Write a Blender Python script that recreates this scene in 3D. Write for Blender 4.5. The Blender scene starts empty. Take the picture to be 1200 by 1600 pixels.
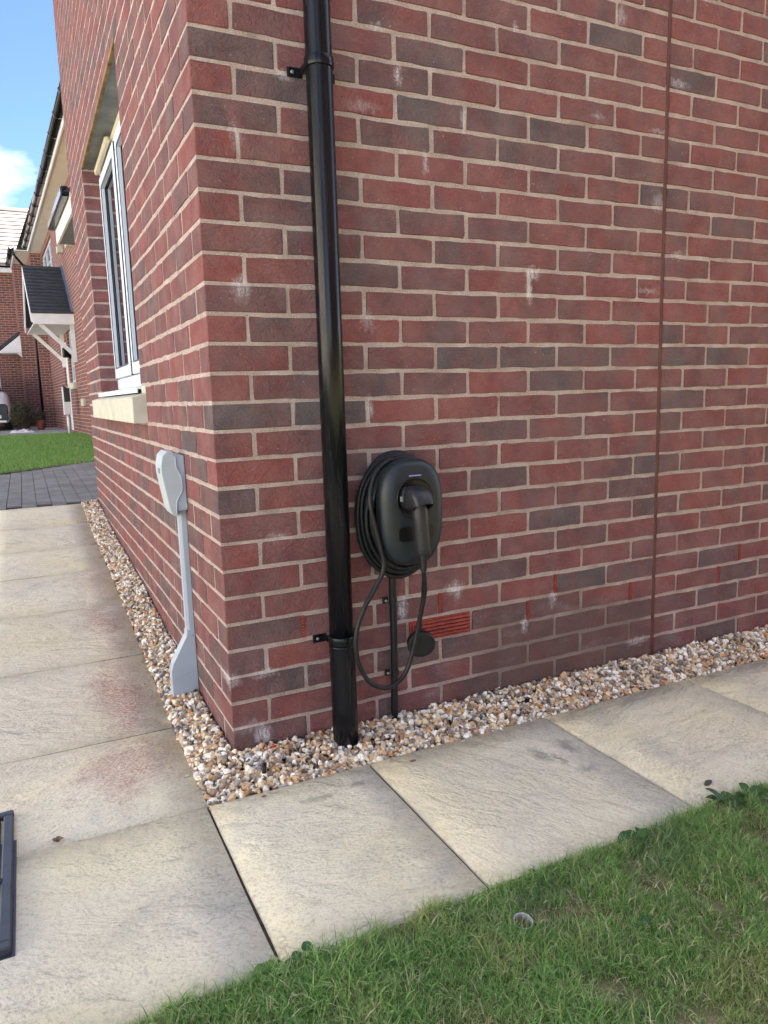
import bpy, bmesh, math, random
import numpy as np
from mathutils import Matrix, Vector

random.seed(7)
rng = np.random.default_rng(11)
scene = bpy.context.scene
COL = scene.collection
rad = math.radians

# ------------------------------------------------------------------ camera
CAM_R = ((0.8983755250041594, -0.4382586454498945, -0.029168060646480004),
         (-0.09457485896758591, -0.12816187518301989, -0.9872335740850933),
         (0.42892541557328395, 0.8896650456424282, -0.15658574148781876))
CAM_C = np.array((-0.44005318, -1.92024132, 0.96648311))
cam_data = bpy.data.cameras.new('camera')
cam = bpy.data.objects.new('camera', cam_data)
COL.objects.link(cam)
r_, d_, f_ = (Vector(v) for v in CAM_R)
m = Matrix((( r_.x, -d_.x, -f_.x, CAM_C[0]), (r_.y, -d_.y, -f_.y, CAM_C[1]), (r_.z, -d_.z, -f_.z, CAM_C[2]), (0, 0, 0, 1)))
cam.matrix_world = m
cam_data.sensor_fit = 'VERTICAL'
cam_data.sensor_height = 24.0
cam_data.lens = 24.0 * 1148.06 / 1600.0
cam_data.clip_start = 0.02
cam_data.clip_end = 2000
scene.camera = cam

# ------------------------------------------------------------------ sky, sun, exposure
SUN_DIR = Vector((0.60, 0.20, 0.77)).normalized()
world = bpy.data.worlds.new('World')
scene.world = world
world.use_nodes = True
wt = world.node_tree
wt.nodes.clear()
w_out = wt.nodes.new('ShaderNodeOutputWorld')
w_bg = wt.nodes.new('ShaderNodeBackground')
w_sky = wt.nodes.new('ShaderNodeTexSky')
w_sky.sky_type = 'NISHITA'
w_sky.sun_disc = False
w_sky.sun_elevation = math.asin(SUN_DIR.z)
w_sky.sun_rotation = math.atan2(SUN_DIR.x, SUN_DIR.y)
w_sky.altitude = 3000
w_sky.air_density = 0.7
w_sky.dust_density = 0.0
w_sky.ozone_density = 3.0
# fair-weather cloud, made bright for white fill light; offset keeps the view mostly blue
w_tc = wt.nodes.new('ShaderNodeTexCoord')
w_map = wt.nodes.new('ShaderNodeMapping')
w_map.inputs['Scale'].default_value = (1.0, 1.0, 2.6)
w_map.inputs['Location'].default_value = (18.06, 10.85, 0.23)
w_noise = wt.nodes.new('ShaderNodeTexNoise')
w_noise.inputs['Scale'].default_value = 2.6
w_noise.inputs['Detail'].default_value = 7
w_noise.inputs['Roughness'].default_value = 0.52
w_ramp = wt.nodes.new('ShaderNodeMapRange')
w_ramp.inputs['From Min'].default_value = 0.46
w_ramp.inputs['From Max'].default_value = 0.85
w_ramp.inputs['To Min'].default_value = 0.0
w_ramp.inputs['To Max'].default_value = 0.95
w_mix = wt.nodes.new('ShaderNodeMixRGB')
w_mix.inputs['Color2'].default_value = (17.0, 16.9, 17.0, 1)
wt.links.new(w_tc.outputs['Generated'], w_map.inputs['Vector'])
wt.links.new(w_map.outputs['Vector'], w_noise.inputs['Vector'])
wt.links.new(w_noise.outputs['Fac'], w_ramp.inputs['Value'])
wt.links.new(w_ramp.outputs['Result'], w_mix.inputs['Fac'])
wt.links.new(w_sky.outputs['Color'], w_mix.inputs['Color1'])
wt.links.new(w_mix.outputs['Color'], w_bg.inputs['Color'])
w_bg.inputs['Strength'].default_value = 0.05
wt.links.new(w_bg.outputs['Background'], w_out.inputs['Surface'])

sun_data = bpy.data.lights.new('sun', 'SUN')
sun_data.energy = 5.0
sun_data.angle = rad(0.55)
sun_data.color = (1.0, 0.95, 0.87)
sun = bpy.data.objects.new('sun', sun_data)
COL.objects.link(sun)
sun.rotation_euler = SUN_DIR.to_track_quat('Z', 'Y').to_euler()
sun.location = (4, 4, 12)

scene.view_settings.view_transform = 'Standard'
scene.view_settings.look = 'None'
scene.view_settings.gamma = 1.0
scene.view_settings.use_curve_mapping = False
scene.view_settings.exposure = 3.12

# ------------------------------------------------------------------ helpers
def link(o, parent=None):
    COL.objects.link(o)
    if parent is not None:
        o.parent = parent
        o.matrix_parent_inverse = Matrix.Translation(-Vector(ABS.get(parent.name, (0, 0, 0))))
    return o
ABS = {}

def empty(name, loc, label, category, group=None):
    o = bpy.data.objects.new(name, None)
    o.empty_display_size = 0.1
    COL.objects.link(o)
    o.location = loc
    ABS[o.name] = tuple(loc)
    tag(o, label, category, group)
    return o

def tag(o, label, category, group=None):
    o['label'] = label
    o['category'] = category
    if group:
        o['group'] = group
    return o

def mesh_from(name, verts, faces, mat=None, smooth=False):
    me = bpy.data.meshes.new(name)
    me.from_pydata([tuple(v) for v in verts], [], faces)
    me.validate()
    if mat:
        me.materials.append(mat)
    if smooth:
        me.polygons.foreach_set('use_smooth', [True] * len(me.polygons))
    me.update()
    return me

def add(name, me, parent=None, mat=None, loc=None):
    o = bpy.data.objects.new(name, me)
    if mat:
        if not me.materials:
            me.materials.append(mat)
    if loc is not None:
        o.location = loc
    return link(o, parent)

class MB:
    """collects shapes for one mesh object"""
    def __init__(self):
        self.v = []; self.f = []; self.s = []
    def quad(self, a, b, c, d, smooth=False):
        n = len(self.v); self.v += [a, b, c, d]; self.f.append((n, n+1, n+2, n+3)); self.s.append(smooth)
    def box(self, x0, x1, y0, y1, z0, z1, bev=0.0, M=None):
        if bev > 0:
            bm = bmesh.new()
            bmesh.ops.create_cube(bm, size=1.0)
            for v in bm.verts:
                v.co = Vector(((x0+x1)/2 + v.co.x*(x1-x0), (y0+y1)/2 + v.co.y*(y1-y0), (z0+z1)/2 + v.co.z*(z1-z0)))
            bmesh.ops.bevel(bm, geom=bm.edges[:], offset=bev, segments=1, affect='EDGES')
            self.bm(bm, M); bm.free(); return
        n = len(self.v)
        pts = [(x0,y0,z0),(x1,y0,z0),(x1,y1,z0),(x0,y1,z0),(x0,y0,z1),(x1,y0,z1),(x1,y1,z1),(x0,y1,z1)]
        if M is not None:
            pts = [tuple(M @ Vector(p)) for p in pts]
        self.v += pts
        for f in ((0,3,2,1),(4,5,6,7),(0,1,5,4),(1,2,6,5),(2,3,7,6),(3,0,4,7)):
            self.f.append(tuple(n+i for i in f)); self.s.append(False)
    def bm(self, bm, M=None, smooth=False):
        n = len(self.v)
        bm.verts.index_update()
        for v in bm.verts:
            self.v.append(tuple(M @ v.co) if M is not None else tuple(v.co))
        for f in bm.faces:
            self.f.append(tuple(n + v.index for v in f.verts)); self.s.append(smooth)
    def prism(self, poly, axis, a, b, bev=0.0, segs=1):
        """poly: list of 2D points, extruded along axis from a to b. axis 'x': poly=(y,z); 'y': poly=(x,z); 'z': poly=(x,y)"""
        def P(p, t):
            return {'x': (t, p[0], p[1]), 'y': (p[0], t, p[1]), 'z': (p[0], p[1], t)}[axis]
        bm = bmesh.new()
        v0 = [bm.verts.new(P(p, a)) for p in poly]
        v1 = [bm.verts.new(P(p, b)) for p in poly]
        bm.faces.new(v0); bm.faces.new(v1[::-1])
        k = len(poly)
        for i in range(k):
            bm.faces.new((v0[i], v1[i], v1[(i+1) % k], v0[(i+1) % k]))
        bmesh.ops.recalc_face_normals(bm, faces=bm.faces[:])
        if bev > 0:
            bmesh.ops.bevel(bm, geom=bm.edges[:], offset=bev, segments=segs, affect='EDGES')
        self.bm(bm); bm.free()
    def tube(self, pts, r, n=10, caps=True, smooth=True):
        pts = [Vector(p) for p in pts]
        k = len(pts)
        rr = r if isinstance(r, (list, tuple)) else [r]*k
        t0 = (pts[1]-pts[0]).normalized()
        ref = Vector((0, 0, 1)) if abs(t0.z) < 0.9 else Vector((1, 0, 0))
        u = t0.cross(ref).normalized()
        base = len(self.v)
        for i in range(k):
            if i == 0: t = pts[1]-pts[0]
            elif i == k-1: t = pts[-1]-pts[-2]
            else: t = pts[i+1]-pts[i-1]
            t.normalize()
            u = (u - t*u.dot(t)).normalized()
            w = t.cross(u)
            for j in range(n):
                a = 2*math.pi*j/n
                self.v.append(tuple(pts[i] + (u*math.cos(a) + w*math.sin(a))*rr[i]))
        for i in range(k-1):
            for j in range(n):
                a = base + i*n + j; b = base + i*n + (j+1) % n
                self.f.append((a, b, b+n, a+n)); self.s.append(smooth)
        if caps:
            self.f.append(tuple(base + j for j in range(n))[::-1]); self.s.append(False)
            self.f.append(tuple(base + (k-1)*n + j for j in range(n))); self.s.append(False)
    def loft(self, rings, cap0=True, cap1=True, smooth=True):
        base = len(self.v); n = len(rings[0])
        for ring in rings: self.v += [tuple(p) for p in ring]
        for i in range(len(rings)-1):
            for j in range(n):
                a = base+i*n+j; b = base+i*n+(j+1) % n
                self.f.append((a, b, b+n, a+n)); self.s.append(smooth)
        if cap0: self.f.append(tuple(base+j for j in range(n))[::-1]); self.s.append(False)
        if cap1: self.f.append(tuple(base+(len(rings)-1)*n+j for j in range(n))); self.s.append(False)
    def mesh(self, name, mat):
        me = bpy.data.meshes.new(name)
        me.from_pydata(self.v, [], self.f)
        me.polygons.foreach_set('use_smooth', self.s)
        if mat: me.materials.append(mat)
        me.update()
        return me
    def build(self, name, mat, parent=None, fix=True):
        me = self.mesh(name, mat)
        if fix:
            bm = bmesh.new(); bm.from_mesh(me)
            bmesh.ops.recalc_face_normals(bm, faces=bm.faces[:])
            bm.to_mesh(me); bm.free()
        o = bpy.data.objects.new(name, me)
        return link(o, parent)

def catmull(pts, n=8):
    P = [Vector(p) for p in pts]
    P = [P[0]*2-P[1]] + P + [P[-1]*2-P[-2]]
    out = []
    for i in range(1, len(P)-2):
        for k in range(n):
            t = k/n
            a, b, c, d = P[i-1], P[i], P[i+1], P[i+2]
            out.append(0.5*((2*b) + (c-a)*t + (2*a-5*b+4*c-d)*t*t + (-a+3*b-3*c+d)*t**3))
    out.append(P[-2])
    return out

# ------------------------------------------------------------------ materials
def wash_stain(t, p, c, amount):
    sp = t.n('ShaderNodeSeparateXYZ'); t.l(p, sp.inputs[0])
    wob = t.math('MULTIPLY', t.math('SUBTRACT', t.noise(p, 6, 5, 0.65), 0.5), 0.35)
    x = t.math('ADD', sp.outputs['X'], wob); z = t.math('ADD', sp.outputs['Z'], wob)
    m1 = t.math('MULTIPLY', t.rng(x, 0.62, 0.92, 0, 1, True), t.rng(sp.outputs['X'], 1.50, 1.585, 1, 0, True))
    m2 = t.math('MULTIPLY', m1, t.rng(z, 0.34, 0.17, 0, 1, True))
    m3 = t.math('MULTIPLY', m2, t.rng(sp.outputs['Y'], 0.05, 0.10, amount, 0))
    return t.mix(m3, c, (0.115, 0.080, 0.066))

class NT:
    def __init__(self, name, bump=True):
        self.m = bpy.data.materials.new(name); self.m.use_nodes = True
        self.t = self.m.node_tree; self.t.nodes.clear()
        self.out = self.n('ShaderNodeOutputMaterial')
        self.b = self.n('ShaderNodeBsdfPrincipled')
        self.l(self.b.outputs[0], self.out.inputs[0])
    def n(self, kind, **kw):
        nd = self.t.nodes.new(kind)
        for k, v in kw.items():
            if hasattr(nd, k) and k not in nd.inputs: setattr(nd, k, v)
            else: nd.inputs[k].default_value = v
        return nd
    def l(self, a, b): self.t.links.new(a, b)
    def set(self, sock, v):
        if hasattr(v, 'is_output') or isinstance(v, bpy.types.NodeSocket): self.l(v, sock)
        else: sock.default_value = v
    def math(self, op, a, b=None, c=None, clamp=False):
        nd = self.t.nodes.new('ShaderNodeMath'); nd.operation = op; nd.use_clamp = clamp
        self.set(nd.inputs[0], a)
        if b is not None: self.set(nd.inputs[1], b)
        if c is not None: self.set(nd.inputs[2], c)
        return nd.outputs[0]
    def vmath(self, op, a, b=None, out=0):
        nd = self.t.nodes.new('ShaderNodeVectorMath'); nd.operation = op
        self.set(nd.inputs[0], a)
        if b is not None: self.set(nd.inputs[1], b)
        return nd.outputs[out]
    def pos(self): return self.n('ShaderNodeNewGeometry').outputs['Position']
    def noise(self, vec, scale, detail=3, rough=0.55, dist=0.0, out='Fac'):
        nd = self.n('ShaderNodeTexNoise'); nd.inputs['Scale'].default_value = scale
        nd.inputs['Detail'].default_value = detail; nd.inputs['Roughness'].default_value = rough
        nd.inputs['Distortion'].default_value = dist
        if vec is not None: self.l(vec, nd.inputs['Vector'])
        return nd.outputs[out]
    def rng(self, v, a, b, c=0.0, d=1.0, smooth=False):
        nd = self.n('ShaderNodeMapRange'); nd.clamp = True
        if smooth: nd.interpolation_type = 'SMOOTHSTEP'
        self.set(nd.inputs['Value'], v)
        for k, x in zip(('From Min', 'From Max', 'To Min', 'To Max'), (a, b, c, d)): nd.inputs[k].default_value = x
        return nd.outputs['Result']
    def ramp(self, fac, stops, interp='LINEAR'):
        nd = self.n('ShaderNodeValToRGB'); cr = nd.color_ramp; cr.interpolation = interp
        while len(cr.elements) > 1: cr.elements.remove(cr.elements[-1])
        for i, (p, c) in enumerate(stops):
            e = cr.elements[0] if i == 0 else cr.elements.new(p)
            e.position = p; e.color = (*c, 1)
        self.set(nd.inputs[0], fac)
        return nd.outputs[0]
    def mix(self, fac, a, b, mode='MIX'):
        nd = self.t.nodes.new('ShaderNodeMixRGB'); nd.blend_type = mode
        for s, v in zip(nd.inputs, (fac, a, b)):
            if isinstance(v, tuple) and len(v) == 3: v = (*v, 1)
            self.set(s, v)
        return nd.outputs[0]
    def bump(self, h, strength=0.5, dist=0.01):
        nd = self.n('ShaderNodeBump'); nd.inputs['Strength'].default_value = strength; nd.inputs['Distance'].default_value = dist
        self.l(h, nd.inputs['Height'])
        self.l(nd.outputs[0], self.b.inputs['Normal'])
    def col(self, c): self.set(self.b.inputs['Base Color'], (*c, 1) if isinstance(c, tuple) and len(c) == 3 else c)
    def rough(self, v): self.set(self.b.inputs['Roughness'], v)
    def spec(self, v): self.b.inputs['Specular IOR Level'].default_value = v

def simple(name, col, rough=0.5, var=0.12, scale=30, bump=0.0, spec=0.5, metallic=0.0, coat=0.0):
    t = NT(name)
    p = t.pos()
    nz = t.noise(p, scale, 4)
    lo = tuple(c*(1-var) for c in col); hi = tuple(min(1, c*(1+var)) for c in col)
    t.col(t.ramp(nz, [(0.3, lo), (0.7, hi)]))
    t.rough(t.rng(t.noise(p, scale*2.3, 3), 0.3, 0.7, max(0.02, rough-0.06), rough+0.06)); t.spec(spec)
    t.b.inputs['Metallic'].default_value = metallic
    if coat: t.b.inputs['Coat Weight'].default_value = coat
    if bump: t.bump(t.noise(p, scale*4, 3), 0.4, bump)
    return t.m

# white lime bloom on the brickwork: shapes that stay put (positions in metres on the wall face)
SPOTS = [(0.567,1.828,.012,.026,1.0),(0.505,1.94,.02,.012,.5),(0.648,1.61,.010,.035,.65),(0.096,1.249,.025,.035,.75),
         (0.106,1.62,.02,.035,.5),(0.457,1.736,.055,.016,.36),(1.362,2.118,.02,.03,.6),(0.959,2.02,.010,.012,.8),
         (1.023,1.325,.03,.02,1.0),(1.009,1.275,.012,.045,.95),(1.275,1.811,.03,.012,.6),(1.54,1.576,.03,.03,.45),
         (1.64,1.415,.03,.014,.7),(0.777,1.74,.012,.03,.6),(0.539,0.329,.018,.04,1.15),(0.723,0.364,.035,.02,.8),
         (0.735,0.35,.014,.03,.7),(0.993,0.198,.013,.03,.9),(1.109,0.272,.016,.03,.7),(1.497,0.054,.05,.016,.8),
         (0.085,0.03,.025,.03,1.15),(0.003,0.205,.03,.02,.8),(0.101,0.208,.04,.014,.75),(0.162,0.59,.035,.014,.5),
         (1.615,1.959,.05,.012,.55),(0.454,1.177,.02,.03,.4),(0.451,0.93,.012,.035,.6),(0.24,1.78,.03,.012,.5),
         (1.53,1.80,.04,.01,.5),(0.05,0.06,.05,.02,.35),(1.50,1.29,.05,.010,.5)]

def bloom_group():
    g = bpy.data.node_groups.new('lime_bloom', 'ShaderNodeTree')
    g.interface.new_socket('Mask', in_out='OUTPUT', socket_type='NodeSocketFloat')
    out = g.nodes.new('NodeGroupOutput')
    class G(NT):
        def __init__(self): self.t = g
    t = G()
    p = t.pos()
    nz = t.n('ShaderNodeTexNoise'); nz.inputs['Scale'].default_value = 55; nz.inputs['Detail'].default_value = 4
    t.l(p, nz.inputs['Vector'])
    off = t.vmath('SUBTRACT', nz.outputs['Color'], (0.5, 0.5, 0.5))
    off = t.vmath('MULTIPLY', off, (0.030, 0.0, 0.045))
    q = t.vmath('ADD', p, off)
    acc = None
    for x, z, sx, sz, a in SPOTS:
        e = t.vmath('SUBTRACT', q, (x, 0.0, z))
        e = t.vmath('MULTIPLY', e, (1/sx, 8.0, 1/sz))
        l = t.vmath('LENGTH', e, out=1)
        v = t.rng(l, 0.35, 1.25, a, 0.0)
        acc = v if acc is None else t.math('MAXIMUM', acc, v)
    # faint bloom along joints low down and on the flank wall
    sp = t.n('ShaderNodeSeparateXYZ'); t.l(p, sp.inputs[0])
    big = t.noise(t.vmath('MULTIPLY', p, (1, 1, 3.0)), 5.0, 5, 0.6)
    low = t.rng(sp.outputs['Z'], 0.1, 0.75, 0.16, 0.0)
    haze = t.math('MULTIPLY', t.rng(big, 0.55, 0.72, 0, 1), t.math('ADD', low, 0.05))
    fine = t.noise(p, 240, 3)
    runs = t.noise(t.vmath('MULTIPLY', p, (1.0, 1.0, 0.16)), 130, 4, 0.7)
    acc = t.math('MULTIPLY', t.math('MAXIMUM', acc, haze), t.math('MULTIPLY', t.rng(fine, 0.34, 0.60, 0.15, 1.0), t.rng(runs, 0.36, 0.60, 0.25, 1.15)), clamp=True)
    t.l(acc, out.inputs[0])
    return g
BLOOM = bloom_group()

def brick_material(name, mode):
    t = NT(name)
    a1 = t.n('ShaderNodeAttribute', attribute_type=mode, attribute_name='tone').outputs['Fac']
    a2 = t.n('ShaderNodeAttribute', attribute_type=mode, attribute_name='seed').outputs['Fac']
    p = t.pos()
    sh = t.n('ShaderNodeCombineXYZ')
    t.l(t.math('MULTIPLY', a2, 31.0), sh.inputs[0]); t.l(t.math('MULTIPLY', a2, 17.0), sh.inputs[1]); t.l(t.math('MULTIPLY', a2, 53.0), sh.inputs[2])
    q = t.vmath('ADD', p, sh.outputs[0])
    # each brick fired unevenly: broad dark and red areas
    n1 = t.noise(t.vmath('MULTIPLY', q, (1.0, 1.0, 0.55)), 8.0, 2.5, 0.5, 0.4)
    n2 = t.noise(q, 26, 5, 0.66)
    tone = t.math('ADD', a1, t.math('MULTIPLY', t.math('SUBTRACT', n1, 0.5), 1.45))
    tone = t.math('ADD', tone, t.math('MULTIPLY', t.math('SUBTRACT', n2, 0.5), 0.85))
    c = t.ramp(tone, [(0.0, (0.245, 0.067, 0.060)), (0.25, (0.196, 0.061, 0.060)), (0.5, (0.155, 0.063, 0.064)), (0.72, (0.118, 0.066, 0.069)), (0.92, (0.096, 0.070, 0.074)), (1.0, (0.078, 0.070, 0.077))])
    # sand facing: pale and dark grains
    g = t.noise(q, 230, 3, 0.75)
    c = t.mix(t.rng(g, 0.56, 0.74, 0, 0.30), c, (0.42, 0.28, 0.245))
    c = t.mix(t.rng(g, 0.44, 0.28, 0, 0.55), c, (0.045, 0.029, 0.029))
    # folds
    wv = t.n('ShaderNodeTexNoise'); wv.inputs['Scale'].default_value = 22; wv.inputs['Detail'].default_value = 3; wv.inputs['Distortion'].default_value = 1.6
    rot = t.n('ShaderNodeVectorRotate', rotation_type='Y_AXIS'); t.l(q, rot.inputs['Vector']); t.l(t.math('ADD', t.math('MULTIPLY', t.math('FRACT', t.math('MULTIPLY', a2, 7.3)), 2.6), -1.3), rot.inputs['Angle'])
    t.l(t.vmath('MULTIPLY', rot.outputs[0], (0.75, 0.75, 1.45)), wv.inputs['Vector'])
    fold = t.math('ABSOLUTE', t.math('SUBTRACT', wv.outputs['Fac'], 0.5))
    fold = t.rng(fold, 0.0, 0.07, 0, 1)
    c = t.mix(t.math('MULTIPLY', t.rng(fold, 0.0, 1.0, 0.17, 0.0), t.rng(t.noise(q, 5, 2), 0.42, 0.62, 0, 1)), c, (0.07, 0.035, 0.033))
    # mortar dust left on the face
    hz = t.noise(p, 9, 4, 0.6)
    c = t.mix(t.rng(hz, 0.36, 0.70, 0.05, 0.30), c, (0.38, 0.265, 0.245))
    spk = t.noise(q, 130, 2, 0.6)
    c = t.mix(t.rng(spk, 0.70, 0.76, 0, 0.5), c, (0.60, 0.50, 0.45))
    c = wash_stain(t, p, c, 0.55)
    bl = t.n('ShaderNodeGroup'); bl.node_tree = BLOOM
    c = t.mix(bl.outputs[0], c, (0.66, 0.64, 0.66))
    t.col(c); t.rough(0.9); t.spec(0.25)
    h = t.math('ADD', t.math('MULTIPLY', fold, 0.30), t.math('MULTIPLY', t.noise(q, 60, 6, 0.72), 1.7))
    h = t.math('ADD', h, t.math('MULTIPLY', g, 0.35))
    t.bump(h, 1.0, 0.006)
    return t.m
BRICK_O = brick_material('fired_clay_brick', 'OBJECT')
BRICK_G = brick_material('fired_clay_brick_mass', 'GEOMETRY')

def mortar_material():
    t = NT('lime_cement_mortar')
    p = t.pos()
    c = t.ramp(t.noise(p, 11, 6, 0.68), [(0.28, (0.26, 0.20, 0.17)), (0.46, (0.395, 0.315, 0.275)), (0.58, (0.45, 0.37, 0.33)), (0.74, (0.58, 0.51, 0.47))])
    g = t.noise(p, 260, 3, 0.8)
    c = t.mix(t.rng(g, 0.46, 0.32, 0, 0.8), c, (0.17, 0.12, 0.10))
    c = t.mix(t.rng(g, 0.54, 0.66, 0, 0.65), c, (0.74, 0.66, 0.60))
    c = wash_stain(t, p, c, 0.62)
    bl = t.n('ShaderNodeGroup'); bl.node_tree = BLOOM
    c = t.mix(bl.outputs[0], c, (0.80, 0.80, 0.82))
    t.col(c); t.rough(0.95); t.spec(0.2)
    h = t.math('ADD', t.noise(p, 160, 5, 0.7), t.math('MULTIPLY', t.noise(p, 22, 3), 1.2))
    t.bump(h, 0.9, 0.004)
    return t.m
MORTAR = mortar_material()

def slab_material():
    t = NT('riven_buff_paving')
    p = t.pos()
    info = t.n('ShaderNodeObjectInfo').outputs['Random']
    sh = t.n('ShaderNodeCombineXYZ'); t.l(t.math('MULTIPLY', info, 40), sh.inputs[0]); t.l(t.math('MULTIPLY', info, 90), sh.inputs[1])
    q = t.vmath('ADD', p, sh.outputs[0])
    # riven layers: stretched, distorted
    rot = t.n('ShaderNodeVectorRotate', rotation_type='Z_AXIS'); t.l(q, rot.inputs['Vector']); t.l(t.math('ADD', t.math('MULTIPLY', info, 1.5), -0.4), rot.inputs['Angle'])
    st = t.vmath('MULTIPLY', rot.outputs[0], (1.0, 2.2, 1.0))
    big = t.noise(st, 3.2, 6, 0.62, 0.8)
    c = t.ramp(big, [(0.25, (0.63, 0.585, 0.485)), (0.42, (0.77, 0.715, 0.575)), (0.6, (0.81, 0.75, 0.60)), (0.78, (0.65, 0.61, 0.515))])
    yel = t.noise(q, 1.9, 3)
    c = t.mix(t.rng(yel, 0.40, 0.66, 0.08, 0.7), c, (0.82, 0.725, 0.45))
    c = t.mix(t.math('MULTIPLY', info, 0.22), c, (0.52, 0.49, 0.44))
    # grey soft blotches
    c = t.mix(t.rng(t.noise(q, 4.2, 5, 0.68, 0.5), 0.50, 0.68, 0, 0.45), c, (0.44, 0.42, 0.38))
    # pitted, flaky surface
    fl = t.noise(t.vmath('MULTIPLY', rot.outputs[0], (1.0, 1.25, 1.0)), 120, 5, 0.7, 0.0)
    area = t.rng(t.noise(q, 5, 4, 0.6), 0.32, 0.66, 0.35, 1.0)
    c = t.mix(t.math('MULTIPLY', t.rng(fl, 0.48, 0.36, 0, 0.65), area), c, (0.34, 0.31, 0.255))
    c = t.mix(t.math('MULTIPLY', t.rng(fl, 0.53, 0.68, 0, 0.5), area), c, (0.88, 0.82, 0.68))
    rv = t.noise(t.vmath('MULTIPLY', rot.outputs[0], (1.0, 2.0, 1.0)), 9.0, 5, 0.6, 1.0)
    ln = t.rng(t.math('ABSOLUTE', t.math('SUBTRACT', t.math('FRACT', t.math('MULTIPLY', rv, 5.0)), 0.5)), 0.0, 0.10, 1, 0)
    lm_ = t.math('MULTIPLY', ln, t.math('MULTIPLY', t.rng(t.noise(q, 6.0, 3), 0.46, 0.62, 0, 0.55), t.rng(fl, 0.56, 0.44, 0.2, 1.0)))
    c = t.mix(lm_, c, (0.30, 0.275, 0.23))
    # dark algae smears with their own shapes
    sm = t.noise(t.vmath('MULTIPLY', rot.outputs[0], (1.0, 3.0, 1.0)), 7.0, 5, 0.66, 1.2)
    c = t.mix(t.rng(sm, 0.62, 0.74, 0, 0.6), c, (0.25, 0.235, 0.21))
    # rusty red brick-dust stains beside the wall
    qd = t.vmath('ADD', p, t.vmath('MULTIPLY', t.vmath('SUBTRACT', t.noise(p, 9, 4, out='Color'), (0.5, 0.5, 0.5)), (0.28, 0.5, 0)))
    acc = None
    for x, y, sx, sy, a in [(-0.235, 0.55, .10, .28, 1.0), (-0.225, 1.30, .08, .28, .95), (-0.27, 0.10, .14, .18, .8), (-0.22, 0.9, .08, .24, .4), (-.22, 1.9, .07, .26, .45), (-.24, 2.9, .07, .3, .3)]:
        e = t.vmath('MULTIPLY', t.vmath('SUBTRACT', qd, (x, y, 0)), (1/sx, 1/sy, 0))
        v = t.rng(t.vmath('LENGTH', e, out=1), 0.15, 1.35, a, 0.0, True)
        acc = v if acc is None else t.math('MAXIMUM', acc, v)
    c = t.mix(t.math('MULTIPLY', acc, t.rng(fl, 0.38, 0.60, 1.0, 0.25)), c, (0.42, 0.225, 0.185))
    for x, y, sx, sy in [(0.864, -0.369, .022, .045), (0.765, -0.374, .02, .05), (0.833, -0.497, .03, .02), (0.146, -0.285, .05, .015), (0.257, -0.272, .025, .015), (.80, -.42, .012, .05)]:
        e = t.vmath('MULTIPLY', t.vmath('SUBTRACT', t.vmath('ADD', p, t.vmath('MULTIPLY', t.vmath('SUBTRACT', t.noise(p, 40, 4, out='Color'), (0.5, 0.5, 0.5)), (0.06, 0.06, 0))), (x, y, 0)), (1/sx, 1/sy, 0))
        c = t.mix(t.rng(t.vmath('LENGTH', e, out=1), 0.4, 1.2, 0.6, 0.0), c, (0.24, 0.225, 0.20))
    t.col(c); t.rough(0.82); t.spec(0.3)
    h = t.math('ADD', t.math('ADD', t.math('MULTIPLY', big, 3.2), t.math('MULTIPLY', rv, 3.0)), t.math('MULTIPLY', fl, 0.8))
    h = t.math('ADD', h, t.math('MULTIPLY', t.noise(q, 26, 5, 0.62, 0.4), 1.0))
    t.bump(h, 0.9, 0.007)
    return t.m
SLAB = slab_material()

def pebble_material():
    t = NT('flint_gravel')
    r = t.n('ShaderNodeNewGeometry').outputs['Random Per Island']
    c = t.ramp(r, [(0.0, (0.90, 0.87, 0.79)), (0.17, (0.70, 0.57, 0.40)), (0.31, (0.56, 0.37, 0.20)), (0.42, (0.33, 0.20, 0.12)), (0.51, (0.68, 0.55, 0.38)),
                   (0.62, (0.22, 0.155, 0.115)), (0.70, (0.58, 0.31, 0.12)), (0.77, (0.27, 0.25, 0.235)), (0.83, (0.84, 0.79, 0.69)), (0.92, (0.085, 0.078, 0.075)), (0.96, (0.36, 0.36, 0.37))], 'CONSTANT')
    p = t.pos()
    n = t.noise(p, 95, 4, 0.6)
    c = t.mix(t.rng(n, 0.48, 0.64, 0, 0.6), c, t.mix(0.5, c, (0.50, 0.42, 0.32)))
    c = t.mix(t.rng(t.noise(p, 60, 3), 0.6, 0.68, 0, 0.5), c, (0.14, 0.10, 0.075))
    t.col(c); t.rough(0.55); t.spec(0.4)
    t.bump(t.noise(p, 260, 3), 0.3, 0.002)
    return t.m
PEBBLE = pebble_material()

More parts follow.
